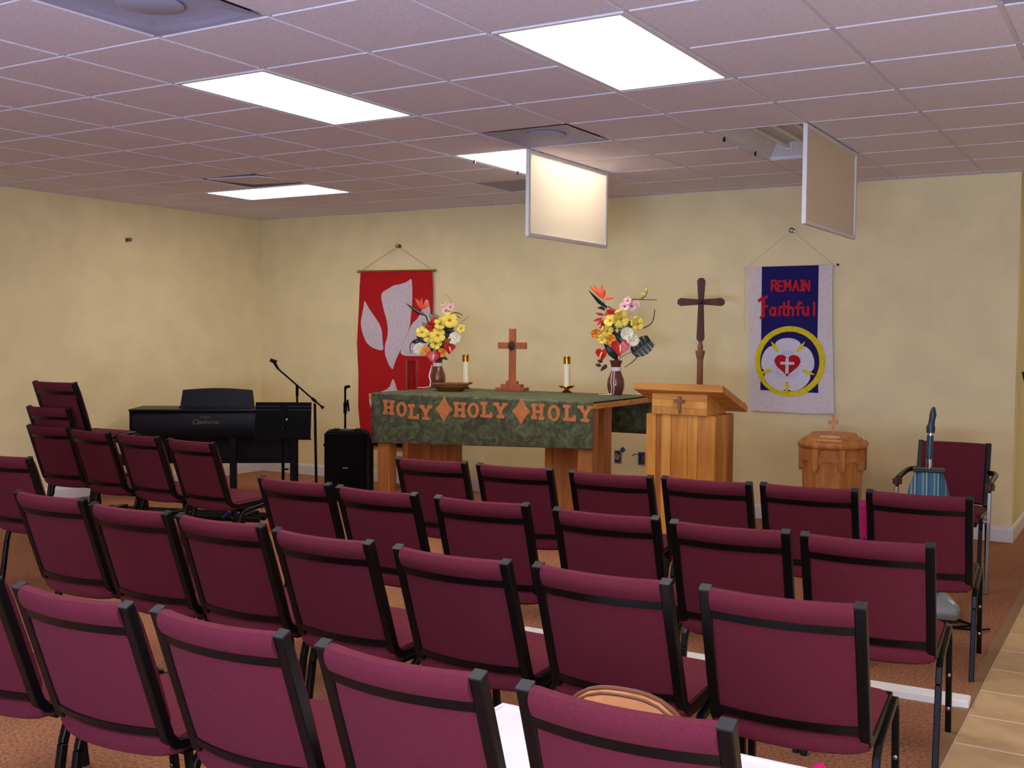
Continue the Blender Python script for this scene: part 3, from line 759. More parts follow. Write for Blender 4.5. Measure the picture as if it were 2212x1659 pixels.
anthurium(t, P_R(645, 985, -.10), 125*U); anthurium(t, P_R(410, 1070, -.08), 95*U, (-.7, -1, 0))
monstera(t, P_R(920, 975, -.02), 165*U)
leaf(t, P_R(620, 1150, -.05), P_R(430, 930, -.08), 0.06, 'leaf_dark')
twig(t, [P_R(780, 700), P_R(880, 745, -.02), P_R(1050, 660, -.03), P_R(1090, 480, -.02)], .0055)
twig(t, [P_R(720, 420), P_R(800, 350), P_R(900, 352), P_R(1115, 355)], .0045)
twig(t, [P_R(900, 352), P_R(970, 300), P_R(990, 210)], .004)
for cx, cy in ((980, 225), (925, 290), (955, 285)): MB().sphere(P_R(cx, cy), .012, .012, .016, 8, 5).build('bud', 'petal_yellow', t, True)
twig(t, [P_R(880, 1090, .0), P_R(810, 1170, -.02), P_R(705, 1245, -.03)], .0045)
twig(t, [P_R(630, 510), P_R(560, 490), P_R(470, 440)], .006)
for a, b in (((440, 470), (335, 465)), ((430, 560), (310, 535)), ((410, 600), (280, 640)), ((400, 620), (340, 700)), ((440, 500), (380, 440))):
    leaf(t, P_R(*a, -.04), P_R(*b, -.06), .022, 'petal_red' if b[1] > 500 else 'twig')
for a, b in (((420, 1175), (345, 1155)), ((400, 1230), (320, 1205)), ((470, 1205), (390, 1300)), ((480, 1230), (400, 1270))):
    leaf(t, P_R(*a, -.05), P_R(*b, -.06), .03, 'dark_wood')
# left bouquet
t = thing('flower_arrangement', 'artificial tropical bouquet full of yellow flowers in front of the red banner', 'flowers', loc(3.115, -1.12), FACE, 'altar bouquets')
stems(t, P_L, [(685, 580), (400, 370), (820, 345), (990, 650), (375, 950), (900, 780), (600, 1000), (830, 930)], (600, 1120))
filler(t, P_L, 640, 780, 220, 50)
bird(t, P_L(385, 365, -.03), [P_L(310, 205, -.05), P_L(345, 225, -.02), P_L(405, 200, -.04), P_L(510, 245, -.01), P_L(530, 300, -.05)], (P_L(455, 460, -.02), P_L(180, 290, -.06)))
twig(t, [P_L(455, 460), P_L(480, 540), P_L(520, 640)], .006, 'leaf_dark', 'stem')
for cx, cy, r in ((825, 530, 105), (685, 582, 82), (420, 705, 78), (510, 765, 76), (655, 748, 100), (620, 862, 82), (990, 650, 62)):
    petal_flower(t, P_L(cx, cy, -.075-random.random()*.02), r*U, 5, 'petal_yellow', 'flower_heart', rd())
for cx, cy, r in ((480, 975, 66), (720, 1000, 60)): petal_flower(t, P_L(cx, cy, -.085), r*U, 7, 'petal_orange', 'flower_heart', rd())
for cx, cy, r in ((375, 945, 80), (900, 790, 90)): petal_flower(t, P_L(cx, cy, -.07), r*U, 8, 'petal_white', 'petal_white', rd(), wide=.55)
for cx, cy, r in ((560, 625, 80), (605, 545, 52)): petal_flower(t, P_L(cx, cy, -.06), r*U, 6, 'petal_red', 'petal_red', rd())
for cx, cy, r in ((755, 395, 52), (825, 342, 56), (720, 290, 40)): petal_flower(t, P_L(cx, cy, -.05), r*U, 5, 'petal_pink', 'orchid_heart', rd(), wide=.8)
anthurium(t, P_L(600, 1050, -.10), 105*U); anthurium(t, P_L(825, 930, -.09), 90*U, (.7, -1, 0))
leaf(t, P_L(720, 890, -.06), P_L(850, 790, -.09), .06, 'leaf_brown')
for a, b in (((720, 640), (900, 690)), ((640, 1000), (800, 1100)), ((480, 860), (330, 760)), ((420, 800), (270, 860))): leaf(t, P_L(*a, -.05), P_L(*b, -.06), .04, 'leaf_dark')
for a in ((545, 480), (440, 590), (600, 470)): leaf(t, P_L(a[0]+60, a[1]+60, -.03), P_L(a[0]-30, a[1]-40, -.05), .05, 'leaf_grey')
twig(t, [P_L(290, 810), P_L(220, 890), P_L(230, 1020)], .005)
twig(t, [P_L(800, 440), P_L(900, 415), P_L(990, 455)], .0055); twig(t, [P_L(860, 430), P_L(960, 500)], .004)
twig(t, [P_L(830, 300), P_L(785, 185), P_L(715, 150)], .0035, 'olive_felt'); twig(t, [P_L(900, 640), P_L(960, 570), P_L(1090, 465)], .0025)
twig(t, [P_L(300, 830), P_L(285, 900), P_L(295, 990)], .006, 'petal_red', 'sprig')

# ------------------------------------------------------------------ pulpit
t = thing('pulpit', 'honey oak pulpit with slanted top beside the altar', 'pulpit', (5.67, -1.75, 0))
MB().prism_yz([(-0.25, 1.150), (-0.25, 1.199), (0.25, 1.040), (0.25, 0.992)], -0.318, 0.318).build('desk_top', 'oak_x', t, bevel=0.003)
MB().prism_yz([(0.235, 1.045), (0.25, 1.040), (0.255, 1.058), (0.24, 1.062)], -0.30, 0.30).build('book_stop', 'oak', t)
MB().prism_yz([(-0.18, 0.985), (-0.18, 1.128), (0.18, 1.014), (0.18, 0.985)], -0.205, 0.187).build('drawer_box', 'oak_pale', t, bevel=0.002)
zs = [0.987, 1.030, 1.080, 1.150]
for k in range(3):
    za, zb = zs[k], zs[k+1]
    y = -0.188
    MB().prism_xz([(-0.207, za+(0.012 if k else 0)), (0.188, za), (0.188, min(zb, 1.127)-0.002), (-0.207, min(zb+0.012 if k < 2 else zb, 1.127)-0.002)], y, y+0.012).build('front_board', ['oak', 'oak_pale', 'oak_x'][k], t)
cr = MB().prism_xz([(-0.013+0.004, 0.992), (-0.031+0.03, 0.992), (0.004, 1.02), (0.006, 1.11), (-0.014, 1.112), (-0.016, 1.03)], -0.206, -0.188).build('cross_upright', 'mid_wood', t)
box(-0.042, 0.030, -0.204, -0.188, 1.068, 1.090).build('cross_arm', 'mid_wood', t)
box(-0.255, 0.225, -0.145, 0.20, 0.05, 0.985).build('column', 'oak', t, bevel=0.003)
bx = [-0.262, -0.190, -0.150, -0.080, 0.040, 0.110, 0.238]
bm_ = ['oak_pale', 'oak_dark', 'oak_pale', 'oak', 'oak_pale', 'oak']
for k in range(6):
    d = [0.158, 0.148, 0.156, 0.152, 0.153, 0.151][k]
    box(bx[k]+0.001, bx[k+1]-0.001, -d, -0.140, 0.02, 0.982).build('plank', bm_[k], t, bevel=0.0015)
for y0, y1, mm in ((-0.155, -0.03, 'oak'), (-0.028, 0.08, 'oak_pale'), (0.082, 0.205, 'oak_dark')):
    box(0.224, 0.236, y0, y1, 0.02, 0.982).build('plank', mm, t, bevel=0.0015)
box(-0.30, 0.27, -0.19, 0.24, 0.0, 0.05).build('plinth', 'oak_dark', t, bevel=0.004)

# processional cross on its floor stand behind the pulpit
t = thing('processional_cross', 'tall dark wooden processional cross on a brown staff behind the pulpit', 'cross', (5.29, -0.60, 0), R(14))
def flare(m, c, L, w0, w1, ang):
    pts = [(-w0/2, 0), (-w1/2, L-0.024), (-w1/2+0.016, L), (w1/2-0.016, L), (w1/2, L-0.024), (w0/2, 0)]
    ca, sa = math.cos(ang), math.sin(ang)
    m.prism_xz([(c[0]+x*ca-z*sa, c[1]+x*sa+z*ca) for x, z in pts], -0.014, 0.014)
ctr = (0, 1.785)
for L, ang, nm in ((0.19, 0, 'upper_arm'), (0.185, PI/2, 'side_arm'), (0.185, -PI/2, 'side_arm'), (0.315, PI, 'lower_arm')):
    m = MB(); flare(m, ctr, L, 0.040, 0.064 if L < .3 else 0.062, ang); m.build(nm, 'dark_wood', t, bevel=0.002)
MB().lathe([(0.012, 1.395), (0.021, 1.40), (0.022, 1.44), (0.014, 1.462), (0.012, 1.48)], 16).build('neck', 'mid_wood', t, True)
MB().lathe([(0.026, 1.33), (0.038, 1.385), (0.036, 1.40), (0.012, 1.40)], 16).build('collar', 'mid_wood', t, True)
MB().tube([(0, 0, 0.03), (0, 0, 1.335)], 0.024, 16).build('staff', 'mid_wood', t, True)
MB().lathe([(0.001, 0), (0.17, 0), (0.17, 0.02), (0.06, 0.05), (0.03, 0.09), (0.001, 0.09)], 24).build('base', 'mid_wood', t, True)

# ------------------------------------------------------------------ baptismal font
t = thing('baptismal_font', 'carved octagonal wooden baptismal font with small cross on its lid', 'font', (6.40, -0.80, 0), 0)
PH = R(29.3)
def octo(name, prof, mat='font_wood', sm=False, bev=0.003):
    return MB().lathe(prof, 8, ph=PH).build(name, mat, t, bevel=bev)
octo('bowl_body', [(0.001, 0.42), (0.215, 0.42), (0.224, 0.60), (0.226, 0.72), (0.001, 0.72)])
octo('pedestal', [(0.001, 0.06), (0.225, 0.06), (0.218, 0.14), (0.215, 0.42), (0.001, 0.42)])
octo('base', [(0.001, 0.0), (0.26, 0.0), (0.26, 0.04), (0.23, 0.07), (0.001, 0.07)])
lid = octo('lid', [(0.001, 0.715), (0.245, 0.715), (0.256, 0.728), (0.258, 0.745), (0.25, 0.762), (0.235, 0.768), (0.215, 0.772), (0.212, 0.785), (0.20, 0.792), (0.178, 0.794), (0.172, 0.812), (0.165, 0.818), (0.001, 0.818)], bev=0.002)
m = MB()
m.prism_xz([(-0.010, 0.815), (-0.0085, 0.885), (-0.032, 0.878), (-0.036, 0.912), (-0.010, 0.904), (-0.013, 0.942), (0.013, 0.942), (0.010, 0.904), (0.036, 0.912), (0.032, 0.878), (0.0085, 0.885), (0.011, 0.815)], -0.011, 0.011)
m.build('cross', 'font_wood', lid, rot=(0, 0, R(18)))
for k in range(8):
    a0 = PH+2*PI*k/8; a1 = a0+PI/4; am = (a0+a1)/2
    # corner post with pointed foot
    e = Vector((math.cos(a0), math.sin(a0), 0)); s = Vector((-e.y, e.x, 0))
    pts = [(-0.022, 0.715), (-0.022, 0.57), (0, 0.545), (0.022, 0.57), (0.022, 0.715)]
    m = MB(); V = [e*0.243+s*x+Vector((0, 0, z)) for x, z in pts]+[e*0.215+s*x+Vector((0, 0, z)) for x, z in pts]; n = 5
    m.add(V, [tuple(range(n)), tuple(range(2*n-1, n-1, -1))]+[(i, i+n, (i+1) % n+n, (i+1) % n) for i in range(n)])
    m.build('corner_post', 'font_wood', t, bevel=0.002)
    # carved gothic tracery panel
    e = Vector((math.cos(am), math.sin(am), 0)); s = Vector((-e.y, e.x, 0)); R0 = 0.2235*math.cos(PI/8)
    pts = [(-0.085, 0.66), (0.085, 0.66), (0.085, 0.60)]
    for q in range(13):
        u = 1-2*q/12; pts.append((0.075*u, 0.60+0.036*(1-abs(u))**0.6-0.010*abs(math.sin(3*PI*(u+1)/2))))
    pts.append((-0.085, 0.60))
    n = len(pts); V = [e*(R0+0.016)+s*x+Vector((0, 0, z)) for x, z in pts]+[e*(R0-0.006)+s*x+Vector((0, 0, z)) for x, z in pts]
    m = MB().add(V, [tuple(range(n)), tuple(range(2*n-1, n-1, -1))]+[(i, i+n, (i+1) % n+n, (i+1) % n) for i in range(n)])
    m.build('carved_panel', 'font_wood', t)

# ------------------------------------------------------------------ banners and wall hooks
def hook(x, z, label, left=False):
    t = thing('wall_hook', label, 'hook', (x, -0.002, z) if not left else (0.002, x, z), 0 if not left else R(90), 'round wall hooks')
    MB().lathe([(0.001, 0), (0.02, 0), (0.02, 0.004), (0.009, 0.008), (0.008, 0.025), (0.018, 0.032), (0.021, 0.042), (0.016, 0.052), (0.001, 0.055)], 16).build('knob', 'nickel', t, True, rot=(R(90), 0, 0))
hook(1.87, 2.386, 'round metal wall hook above the red banner')
hook(5.835, 2.377, 'round metal wall hook above the blue banner')
hook(-1.796, 2.381, 'bare round metal wall hook on the left wall', True)
def off(p, x, z): return [(a-x, b-z) for a, b in p]
def smooth_poly(p, it=2):
    for _ in range(it):
        q = []
        for i in range(len(p)):
            a, b = p[i], p[(i+1) % len(p)]
            q += [(a[0]*.78+b[0]*.22, a[1]*.78+b[1]*.22), (a[0]*.22+b[0]*.78, a[1]*.22+b[1]*.78)]
        p = q
    return p
t = thing('banner', 'red felt banner with white flame shapes hanging behind the altar', 'banner', (1.84, -0.03, 2.14))
ban = [(1.397, 2.153), (1.382, 1.986), (1.373, 1.776), (1.349, 1.414), (1.368, 1.083), (1.365, 0.75), (1.404, 0.448), (1.423, 0.36), (2.323, 0.384), (2.302, 0.992), (2.291, 1.512), (2.294, 1.943), (2.282, 2.138)]
MB().prism_xz(off(ban, 1.84, 2.14), -0.003, 0.003).build('cloth', 'red_felt', t)
FL = [[(2.04, 2.063), (2.049, 1.983), (2.05, 1.83), (2.029, 1.641), (2.015, 1.568), (1.925, 1.377), (1.861, 1.273), (1.825, 1.191), (1.812, 1.151), (1.779, 1.175), (1.738, 1.241), (1.71, 1.315), (1.713, 1.404), (1.745, 1.478), (1.75, 1.567), (1.731, 1.656), (1.699, 1.744), (1.675, 1.819), (1.662, 1.885), (1.675, 1.929), (1.758, 1.965), (1.813, 1.994), (1.913, 2.007), (1.986, 2.028)],
      [(1.449, 1.853), (1.487, 1.79), (1.563, 1.7), (1.633, 1.618), (1.666, 1.559), (1.676, 1.507), (1.68, 1.433), (1.695, 1.341), (1.62, 1.346), (1.526, 1.379), (1.469, 1.423), (1.421, 1.52), (1.398, 1.61), (1.417, 1.701), (1.436, 1.775)],
      [(2.227, 1.858), (2.254, 1.8), (2.27, 1.742), (2.28, 1.295), (2.07, 1.291), (1.943, 1.292), (1.907, 1.318), (1.916, 1.362), (1.979, 1.48), (2.015, 1.561), (2.05, 1.612), (2.122, 1.67), (2.175, 1.757), (2.201, 1.829)],
      [(1.812, 1.068), (1.844, 1.007), (1.862, 0.948), (1.945, 0.877), (2.108, 0.81), (2.144, 0.724), (1.854, 0.637), (1.612, 0.685), (1.527, 0.764), (1.508, 0.831), (1.527, 0.877), (1.631, 0.911), (1.77, 0.96)]]
for p in FL: MB().prism_xz(smooth_poly(off(p, 1.84, 2.14), 1), -0.007, -0.003).build('flame', 'grey_felt', t)
MB().tube([(-0.47, 0, 0.005), (0.47, 0, -0.005)], 0.009, 10).build('rod', 'brass', t, True)
for s in (-1, 1): MB().sphere((s*0.478, 0, -s*0.005), 0.015, 0.015, 0.015).build('finial', 'brass', t, True)
MB().tube([(-0.44, 0, 0.01), (0.03, -0.002, 0.243), (0.44, 0, 0.0)], 0.0022, 6).build('cord', 'string', t)
t = thing('banner', 'white banner with navy field, red words and a rose emblem above the font', 'banner', (5.84, -0.03, 2.085))
OX, OZ = 5.84, 2.085
wb = [(5.471, 2.085), (6.17, 2.087), (6.178, 1.75), (6.181, 1.59), (6.195, 1.25), (6.212, 0.901), (6.0, 0.896), (5.508, 0.898), (5.50, 1.25), (5.497, 1.587), (5.48, 1.85)]
MB().prism_xz(off(wb, OX, OZ), -0.002, 0.002).build('cloth', 'white_cloth', t)
bl = [(5.597, 2.088), (6.062, 2.089), (6.064, 1.495), (6.080, 1.065), (5.603, 1.073), (5.601, 1.588)]
MB().prism_xz(off(bl, OX, OZ), -0.006, -0.002).build('navy_field', 'navy_felt', t)
cx, cz = 5.842-OX, 1.314-OZ
def disc(rx, rz, y0, y1, n=48, c=(cx, cz)): return MB().prism_xz([(c[0]+rx*math.cos(2*PI*k/n), c[1]+rz*math.sin(2*PI*k/n)) for k in range(n)], y0, y1)
disc(0.290, 0.287, -0.009, -0.006).build('ring', 'yellow_felt', t)
disc(0.243, 0.243, -0.012, -0.009).build('navy_disc', 'navy_felt', t)
rc = (5.828-OX, 1.284-OZ)
for k in range(5):
    a = PI/2+2*PI*k/5; pts = []
    for x, z in ((0.0, 0.02), (0.050, 0.07), (0.090, 0.120), (0.108, 0.150), (0.100, 0.190), (0.050, 0.216), (0.0, 0.222), (-0.050, 0.216), (-0.100, 0.190), (-0.108, 0.150), (-0.090, 0.120), (-0.050, 0.07)):
        pts.append((rc[0]+x*math.cos(a-PI/2)-z*math.sin(a-PI/2), rc[1]+x*math.sin(a-PI/2)+z*math.cos(a-PI/2)))
    MB().prism_xz(smooth_poly(pts, 2), -0.0155-0.0002*k, -0.012).build('petal', 'rose_white', t)
    for q in (-0.036, -0.022, -0.008, 0.008, 0.022, 0.036):
        L0, L1 = 0.085-abs(q)*0.3, 0.128-abs(q)*0.5
        pp = [(q-0.0011, L0), (q+0.0011, L0), (q*1.35+0.0011, L1), (q*1.35-0.0011, L1)]
        MB().prism_xz([(rc[0]+x*math.cos(a-PI/2)-z*math.sin(a-PI/2), rc[1]+x*math.sin(a-PI/2)+z*math.cos(a-PI/2)) for x, z in pp], -0.0172, -0.0155).build('stitch', 'logo_grey', t)
    a2 = a+PI/5; pts = []
    for x, z in ((-0.012, 0.135), (0.012, 0.135), (0.015, 0.19), (0.0, 0.24), (-0.015, 0.19)):
        pts.append((rc[0]+x*math.cos(a2-PI/2)-z*math.sin(a2-PI/2), rc[1]+x*math.sin(a2-PI/2)+z*math.cos(a2-PI/2)))
    MB().prism_xz(pts, -0.0195, -0.0155).build('sepal', 'yellow_felt', t)
hp = []
for k in range(32):
    q = 2*PI*k/32; x = 16*math.sin(q)**3; z = 13*math.cos(q)-5*math.cos(2*q)-2*math.cos(3*q)-math.cos(4*q)
    hp.append((rc[0]+x*0.0067, rc[1]+0.008+z*0.0064))
MB().prism_xz(hp, -0.019, -0.0155).build('heart', 'red_felt', t)
m = MB(); m.box(rc[0]-0.057, rc[0]+0.057, -0.022, -0.019, rc[1]+0.004, rc[1]+0.026); m.box(rc[0]-0.014, rc[0]+0.012, -0.0222, -0.019, rc[1]-0.070, rc[1]+0.056)
m.build('cross', 'rose_white', t)
MB().tube([(-0.40, 0.004, -0.005), (0.37, 0.004, 0.005)], 0.006, 8).build('rod', 'white_cloth', t, True)
MB().sphere((0.372, 0.004, 0.005), 0.01, 0.01, 0.01).build('finial', 'twig', t, True)
MB().tube([(-0.38, 0, 0.0), (-0.005, -0.002, 0.288), (0.34, 0, 0.006)], 0.0016, 6).build('cord', 'offwhite', t)
MB().tube([(-0.385, -0.004, 0), (-0.39, -0.004, -0.2), (-0.38, -0.004, -0.33), (-0.39, -0.004, -0.42), (-0.378, -0.004, -0.52)], 0.0016, 6).build('thread', 'offwhite', t)
# stroke lettering
GL = {'R': [[(0, 0), (0, 1), (.6, 1), (.75, .8), (.6, .55), (.05, .5)], [(.35, .5), (.8, 0)]],
      'E': [[(.75, 1), (0, 1), (0, 0), (.75, 0)], [(0, .5), (.6, .5)]],
      'M': [[(0, 0), (.05, 1), (.45, .4), (.85, 1), (.9, 0)]],
      'A': [[(0, 0), (.4, 1), (.8, 0)], [(.18, .38), (.62, .38)]],
      'I': [[(.3, 0), (.3, 1)], [(0.1, 1), (.5, 1)], [(.1, 0), (.5, 0)]],
      'N': [[(0, 0), (0, 1), (.75, 0), (.75, 1)]],
      'F': [[(-.55, 1.62), (-.3, 1.78), (0, 1.85), (.35, 2.0)], [(.0, 1.85), (.02, .8), (.0, -.05), (-.25, -.28)], [(0, .95), (.4, .98)]],
      'a': [[(.62, .75), (.3, .8), (.05, .5), (.1, .1), (.4, 0), (.65, .3), (.65, .8), (.68, 0)]],
      'i': [[(.3, 0), (.3, .85)]],
      't': [[(.3, 1.3), (.3, .1), (.55, 0)], [(.02, .9), (.6, .9)]],
      'h': [[(.05, 1.5), (.05, 0)], [(.05, .6), (.35, .85), (.6, .7), (.62, 0)]],
      'f': [[(.6, 1.3), (.35, 1.4), (.25, 1.1), (.25, 0)], [(0, .8), (.55, .8)]],
      'u': [[(.02, .85), (.05, .2), (.3, 0), (.6, .25), (.62, .85), (.64, 0)]],
      'l': [[(.2, 1.3), (.2, 0)]]}
def stroke_letter(ch, x, z, w, h, th, parent, y0=-0.010):
    m = MB(); e = 0
    for st in GL[ch]:
        P_ = [Vector((x+p[0]*w, z+p[1]*h)) for p in st]
        for i in range(len(P_)-1):
            d = (P_[i+1]-P_[i]).normalized(); n_ = Vector((-d.y, d.x))*th/2; a = P_[i]-d*th*.45; b = P_[i+1]+d*th*.45; e += 1
            m.prism_xz([(a.x+n_.x, a.y+n_.y), (a.x-n_.x, a.y-n_.y), (b.x-n_.x, b.y-n_.y), (b.x+n_.x, b.y+n_.y)], y0-0.0003*e, -0.006)
    m.build('letter', 'letter_red', parent)
xs = [5.684, 5.738, 5.792, 5.862, 5.918, 5.952]
for ch, x in zip('REMAIN', xs): stroke_letter(ch, x-OX, 1.890-OZ+0.003*math.sin(x*60), 0.052, 0.078, 0.017, t)
xs = [(5.618, 'F'), (5.672, 'a'), (5.732, 'i'), (5.768, 't'), (5.822, 'h'), (5.888, 'f'), (5.944, 'u'), (6.020, 'l')]
for x, ch in xs: stroke_letter(ch, x-OX, 1.690-OZ, 0.068, 0.075, 0.019 if ch != 'F' else 0.024, t)

# electrical boxes low on the back wall
for x, z, lb in ((4.30, 0.43, 'open electrical box with loose wire behind the altar'), (4.53, 0.43, 'open electrical box with loose wires beside the pulpit')):
    t = thing('electrical_box', lb, 'outlet', (x, -0.001, z), group='open electrical boxes')
    m = MB(); w_, h_ = 0.028, 0.052
    for a in ((-w_-.006, -w_, -h_, h_), (w_, w_+.006, -h_, h_), (-w_-.006, w_+.006, h_, h_+.006), (-w_-.006, w_+.006, -h_-.006, -h_)): m.box(a[0], a[1], -0.006, 0, a[2], a[3])
    m.build('rim', 'vac_grey', t)
    box(-w_, w_, -0.002, 0, -h_, h_).build('cavity', 'outlet_box', t)
    MB().tube([(-0.01, -0.004, -0.03), (-0.015, -0.02, 0.0), (0.0, -0.03, 0.03), (-0.05, -0.04, 0.04), (-0.08, -0.03, 0.02)] if x > 4.4 else [(-0.015, -0.004, 0.03), (-0.012, -0.02, -0.01), (0.006, -0.02, -0.02), (0.012, -0.01, 0.02)], 0.004, 6).build('wire', 'blue_plastic' if x > 4.4 else 'trim_white', t, True)
    MB().tube([(0.01, -0.004, 0.02), (0.018, -0.015, -0.01), (0.008, -0.012, -0.035)], 0.003, 6).build('wire', 'outlet_copper', t, True)
tag(MB().prism_xz([(0, -0.028), (0.028, 0), (0, 0.026), (-0.027, 0)], -0.002, 0.0).build('blue_tape', 'blue_tape', None, loc=(4.345, -0.001, 0.497)), 'small diamond of blue tape above the electrical box behind the altar', 'tape')

# ------------------------------------------------------------------ bench behind the altar
t = thing('bench', 'low black bench with maroon seat behind the left end of the altar', 'bench', (2.34, -0.40, 0))
box(-0.46, 0.46, -0.17, 0.17, 0.50, 0.55).build('cushion', 'fabric', t, bevel=0.012, seg=2)
box(-0.45, 0.45, -0.16, 0.16, 0.44, 0.50).build('apron', 'black_gloss', t, bevel=0.003)
for x in (-0.42, 0.10, 0.42):
    for y in (-0.13, 0.13): box(x-0.022, x+0.022, y-0.022, y+0.022, 0, 0.44).build('leg', 'black_gloss', t, bevel=0.003)

# ------------------------------------------------------------------ digital piano
pa = R(36)
t = thing('digital_piano', 'black digital piano with gold maker name standing across the corner', 'piano', (0.56, -2.25, 0), pa)
L = 1.43
MB().prism_yz([(0.03, 0.570), (0.0, 0.600), (-0.004, 0.66), (0.0, 0.76), (0.012, 0.800), (0.012, 0.56), ][:5]+[(0.46, 0.800), (0.46, 0.570)], 0.025, L-0.025).build('key_case', 'navy_gloss', t, True, bevel=0.004)
box(0.0, 0.025, -0.005, 0.47, 0.555, 0.815).build('end_cheek', 'black_gloss', t, bevel=0.005, seg=2)
box(L-0.025, L, -0.005, 0.47, 0.555, 0.815).build('end_cheek', 'black_gloss', t, bevel=0.005, seg=2)
box(-0.005, L+0.005, -0.008, 0.475, 0.802, 0.822).build('top_board', 'black_gloss', t, bevel=0.004)
pts = [(0.395, 0.826), (0.415, 0.985)]+[(0.415+(1.045-0.415)*k/10, 0.985+0.018*math.sin(PI*k/10)) for k in range(1, 10)]+[(1.045, 0.985), (1.065, 0.826)]
mr = MB().prism_xz(pts, -0.008, 0.008).build('music_rest', 'black_gloss', t, loc=(0, 0.20, 0.0), bevel=0.002)
mr.rotation_euler = (R(-10), 0, 0); mr.location = (0, 0.09, 0.012)
box(0.40, 1.06, 0.15, 0.25, 0.822, 0.834).build('rest_ledge', 'black_gloss', t, bevel=0.002)
box(0.05, L-0.05, 0.40, 0.43, 0.33, 0.57).build('lower_panel', 'navy_gloss', t, bevel=0.003)
box(0.05, L-0.05, 0.38, 0.45, 0.29, 0.335).build('panel_rail', 'black_gloss', t, bevel=0.003)
for x, y in ((0.90, 0.06), (0.30, 0.06)): box(x-0.03, x+0.03, y-0.03, y+0.03, 0.0, 0.57).build('leg', 'black_gloss', t, bevel=0.006)
for x in (0.03, L-0.03): box(x-0.028, x+0.028, 0.35, 0.45, 0.0, 0.57).build('leg', 'black_gloss', t, bevel=0.006)
def text_part(body, size, mat, parent, loc_, rot_, name='lettering', shear=0.0, sx=1.0):
    cu = bpy.data.curves.new(name, 'FONT'); cu.body = body; cu.size = size; cu.extrude = 0.0012; cu.align_x = 'CENTER'; cu.shear = shear
    o = bpy.data.objects.new(name, cu); C.objects.link(o); bpy.context.view_layer.update()
    dg = bpy.context.evaluated_depsgraph_get(); me = bpy.data.meshes.new_from_object(o.evaluated_get(dg))
    bpy.data.objects.remove(o); me.materials.clear(); me.materials.append(MATS[mat])
    q = bpy.data.objects.new(name, me); C.objects.link(q); q.parent = parent; q.location = loc_; q.rotation_euler = rot_; q.scale = (sx, 1, 1)
    return q
text_part('Clavinova', 0.060, 'gold_print', t, (0.665, -0.006, 0.690), (R(90), 0, 0), shear=0.25)
text_part('YAMAHA', 0.022, 'gold_print', t, (0.665, -0.006, 0.745), (R(90), 0, 0))

# music stand in front of the piano
t = thing('music_stand', 'black music stand with wide desk in front of the piano', 'music stand', (2.08, -1.915, 0), R(34))
d = bpy.data.objects.new('desk', MB().prism_xz([(-0.235, -0.155), (0.235, -0.155), (0.235, 0.155), (-0.235, 0.155)], -0.002, 0.002).mesh('desk', 'matte_black', bevel=0.001)); C.objects.link(d); d.parent = t
d.location = (0, 0, 0.775); d.rotation_euler = (R(-14), 0, 0)
box(-0.235, 0.235, 0.0, 0.06, -0.158, -0.153).build('ledge', 'matte_black', d)
for z in (0.085, 0.115): box(-0.235, 0.235, -0.006, -0.002, z, z+0.006).build('rib', 'cap_grey', d)
box(-0.03, 0.03, -0.03, -0.002, -0.06, 0.12).build('bracket', 'matte_black', d)
MB().sphere((0.035, -0.03, 0.0), 0.012, 0.012, 0.012).build('knob', 'chrome', d, True)
MB().tube([(0, -0.01, 0.40), (0, -0.01, 0.76)], 0.009, 10).build('inner_pole', 'chrome', t, True)
MB().tube([(0, -0.01, 0.06), (0, -0.01, 0.66)], 0.013, 10).build('outer_pole', 'matte_black', t, True)
MB().tube([(0.0, -0.01, 0.36), (0.045, -0.01, 0.36)], 0.008, 8).build('knob', 'matte_black', t, True)
for k in range(3):
    a = 2*PI*k/3+0.4; MB().tube([(0, -0.01, 0.12), (0.16*math.cos(a), -0.01+0.16*math.sin(a), 0.06), (0.27*math.cos(a), -0.01+0.27*math.sin(a), 0.008)], 0.008, 8).build('foot', 'matte_black', t, True)
# boom microphone stand
t = thing('microphone_stand', 'black boom microphone stand leaning over the piano', 'microphone stand', (2.42, -1.88, 0), R(31))
MB().lathe([(0.001, 0), (0.13, 0), (0.13, 0.012), (0.03, 0.03), (0.016, 0.06), (0.001, 0.06)], 24).build('base', 'matte_black', t, True)
MB().tube([(0, 0, 0.05), (-0.015, 0, 0.93)], 0.011, 10).build('pole', 'matte_black', t, True)
B0 = Vector((0.045, -0.02, 0.905)); B1 = Vector((-0.315, -0.02, 1.215))
MB().tube([B0, B1], 0.0075, 8).build('boom', 'matte_black', t, True)
MB().tube([B0, B0+(B0-B1).normalized()*0.02], 0.013, 10).build('counterweight', 'matte_black', t, True)
MB().tube([B0.lerp(B1, .13), B0.lerp(B1, .22)], 0.013, 10).build('boom_clutch', 'matte_black', t, True)
MB().tube([B1, B1+Vector((-0.03, 0, 0.05))], [0.010, 0.012], 8).build('clip_swivel', 'matte_black', t, True)
MB().tube([B1+Vector((-0.015, 0, 0.055)), B1+Vector((-0.065, 0, 0.075))], [0.018, 0.014], 10).build('microphone_clip', 'matte_black', t, True)
# straight microphone stand whose top shows behind the music stand
t = thing('microphone_stand', 'short straight black stand top poking up behind the music stand', 'microphone stand', (1.97, -1.62, 0))
MB().lathe([(0.001, 0), (0.12, 0), (0.12, 0.012), (0.016, 0.04), (0.001, 0.04)], 24).build('base', 'matte_black', t, True)
MB().tube([(0, 0, 0.03), (0, 0, 0.98)], 0.009, 10).build('pole', 'matte_black', t, True)
MB().tube([(0, 0, 0.965), (0, 0, 1.06)], 0.013, 10).build('grip', 'matte_black', t, True)
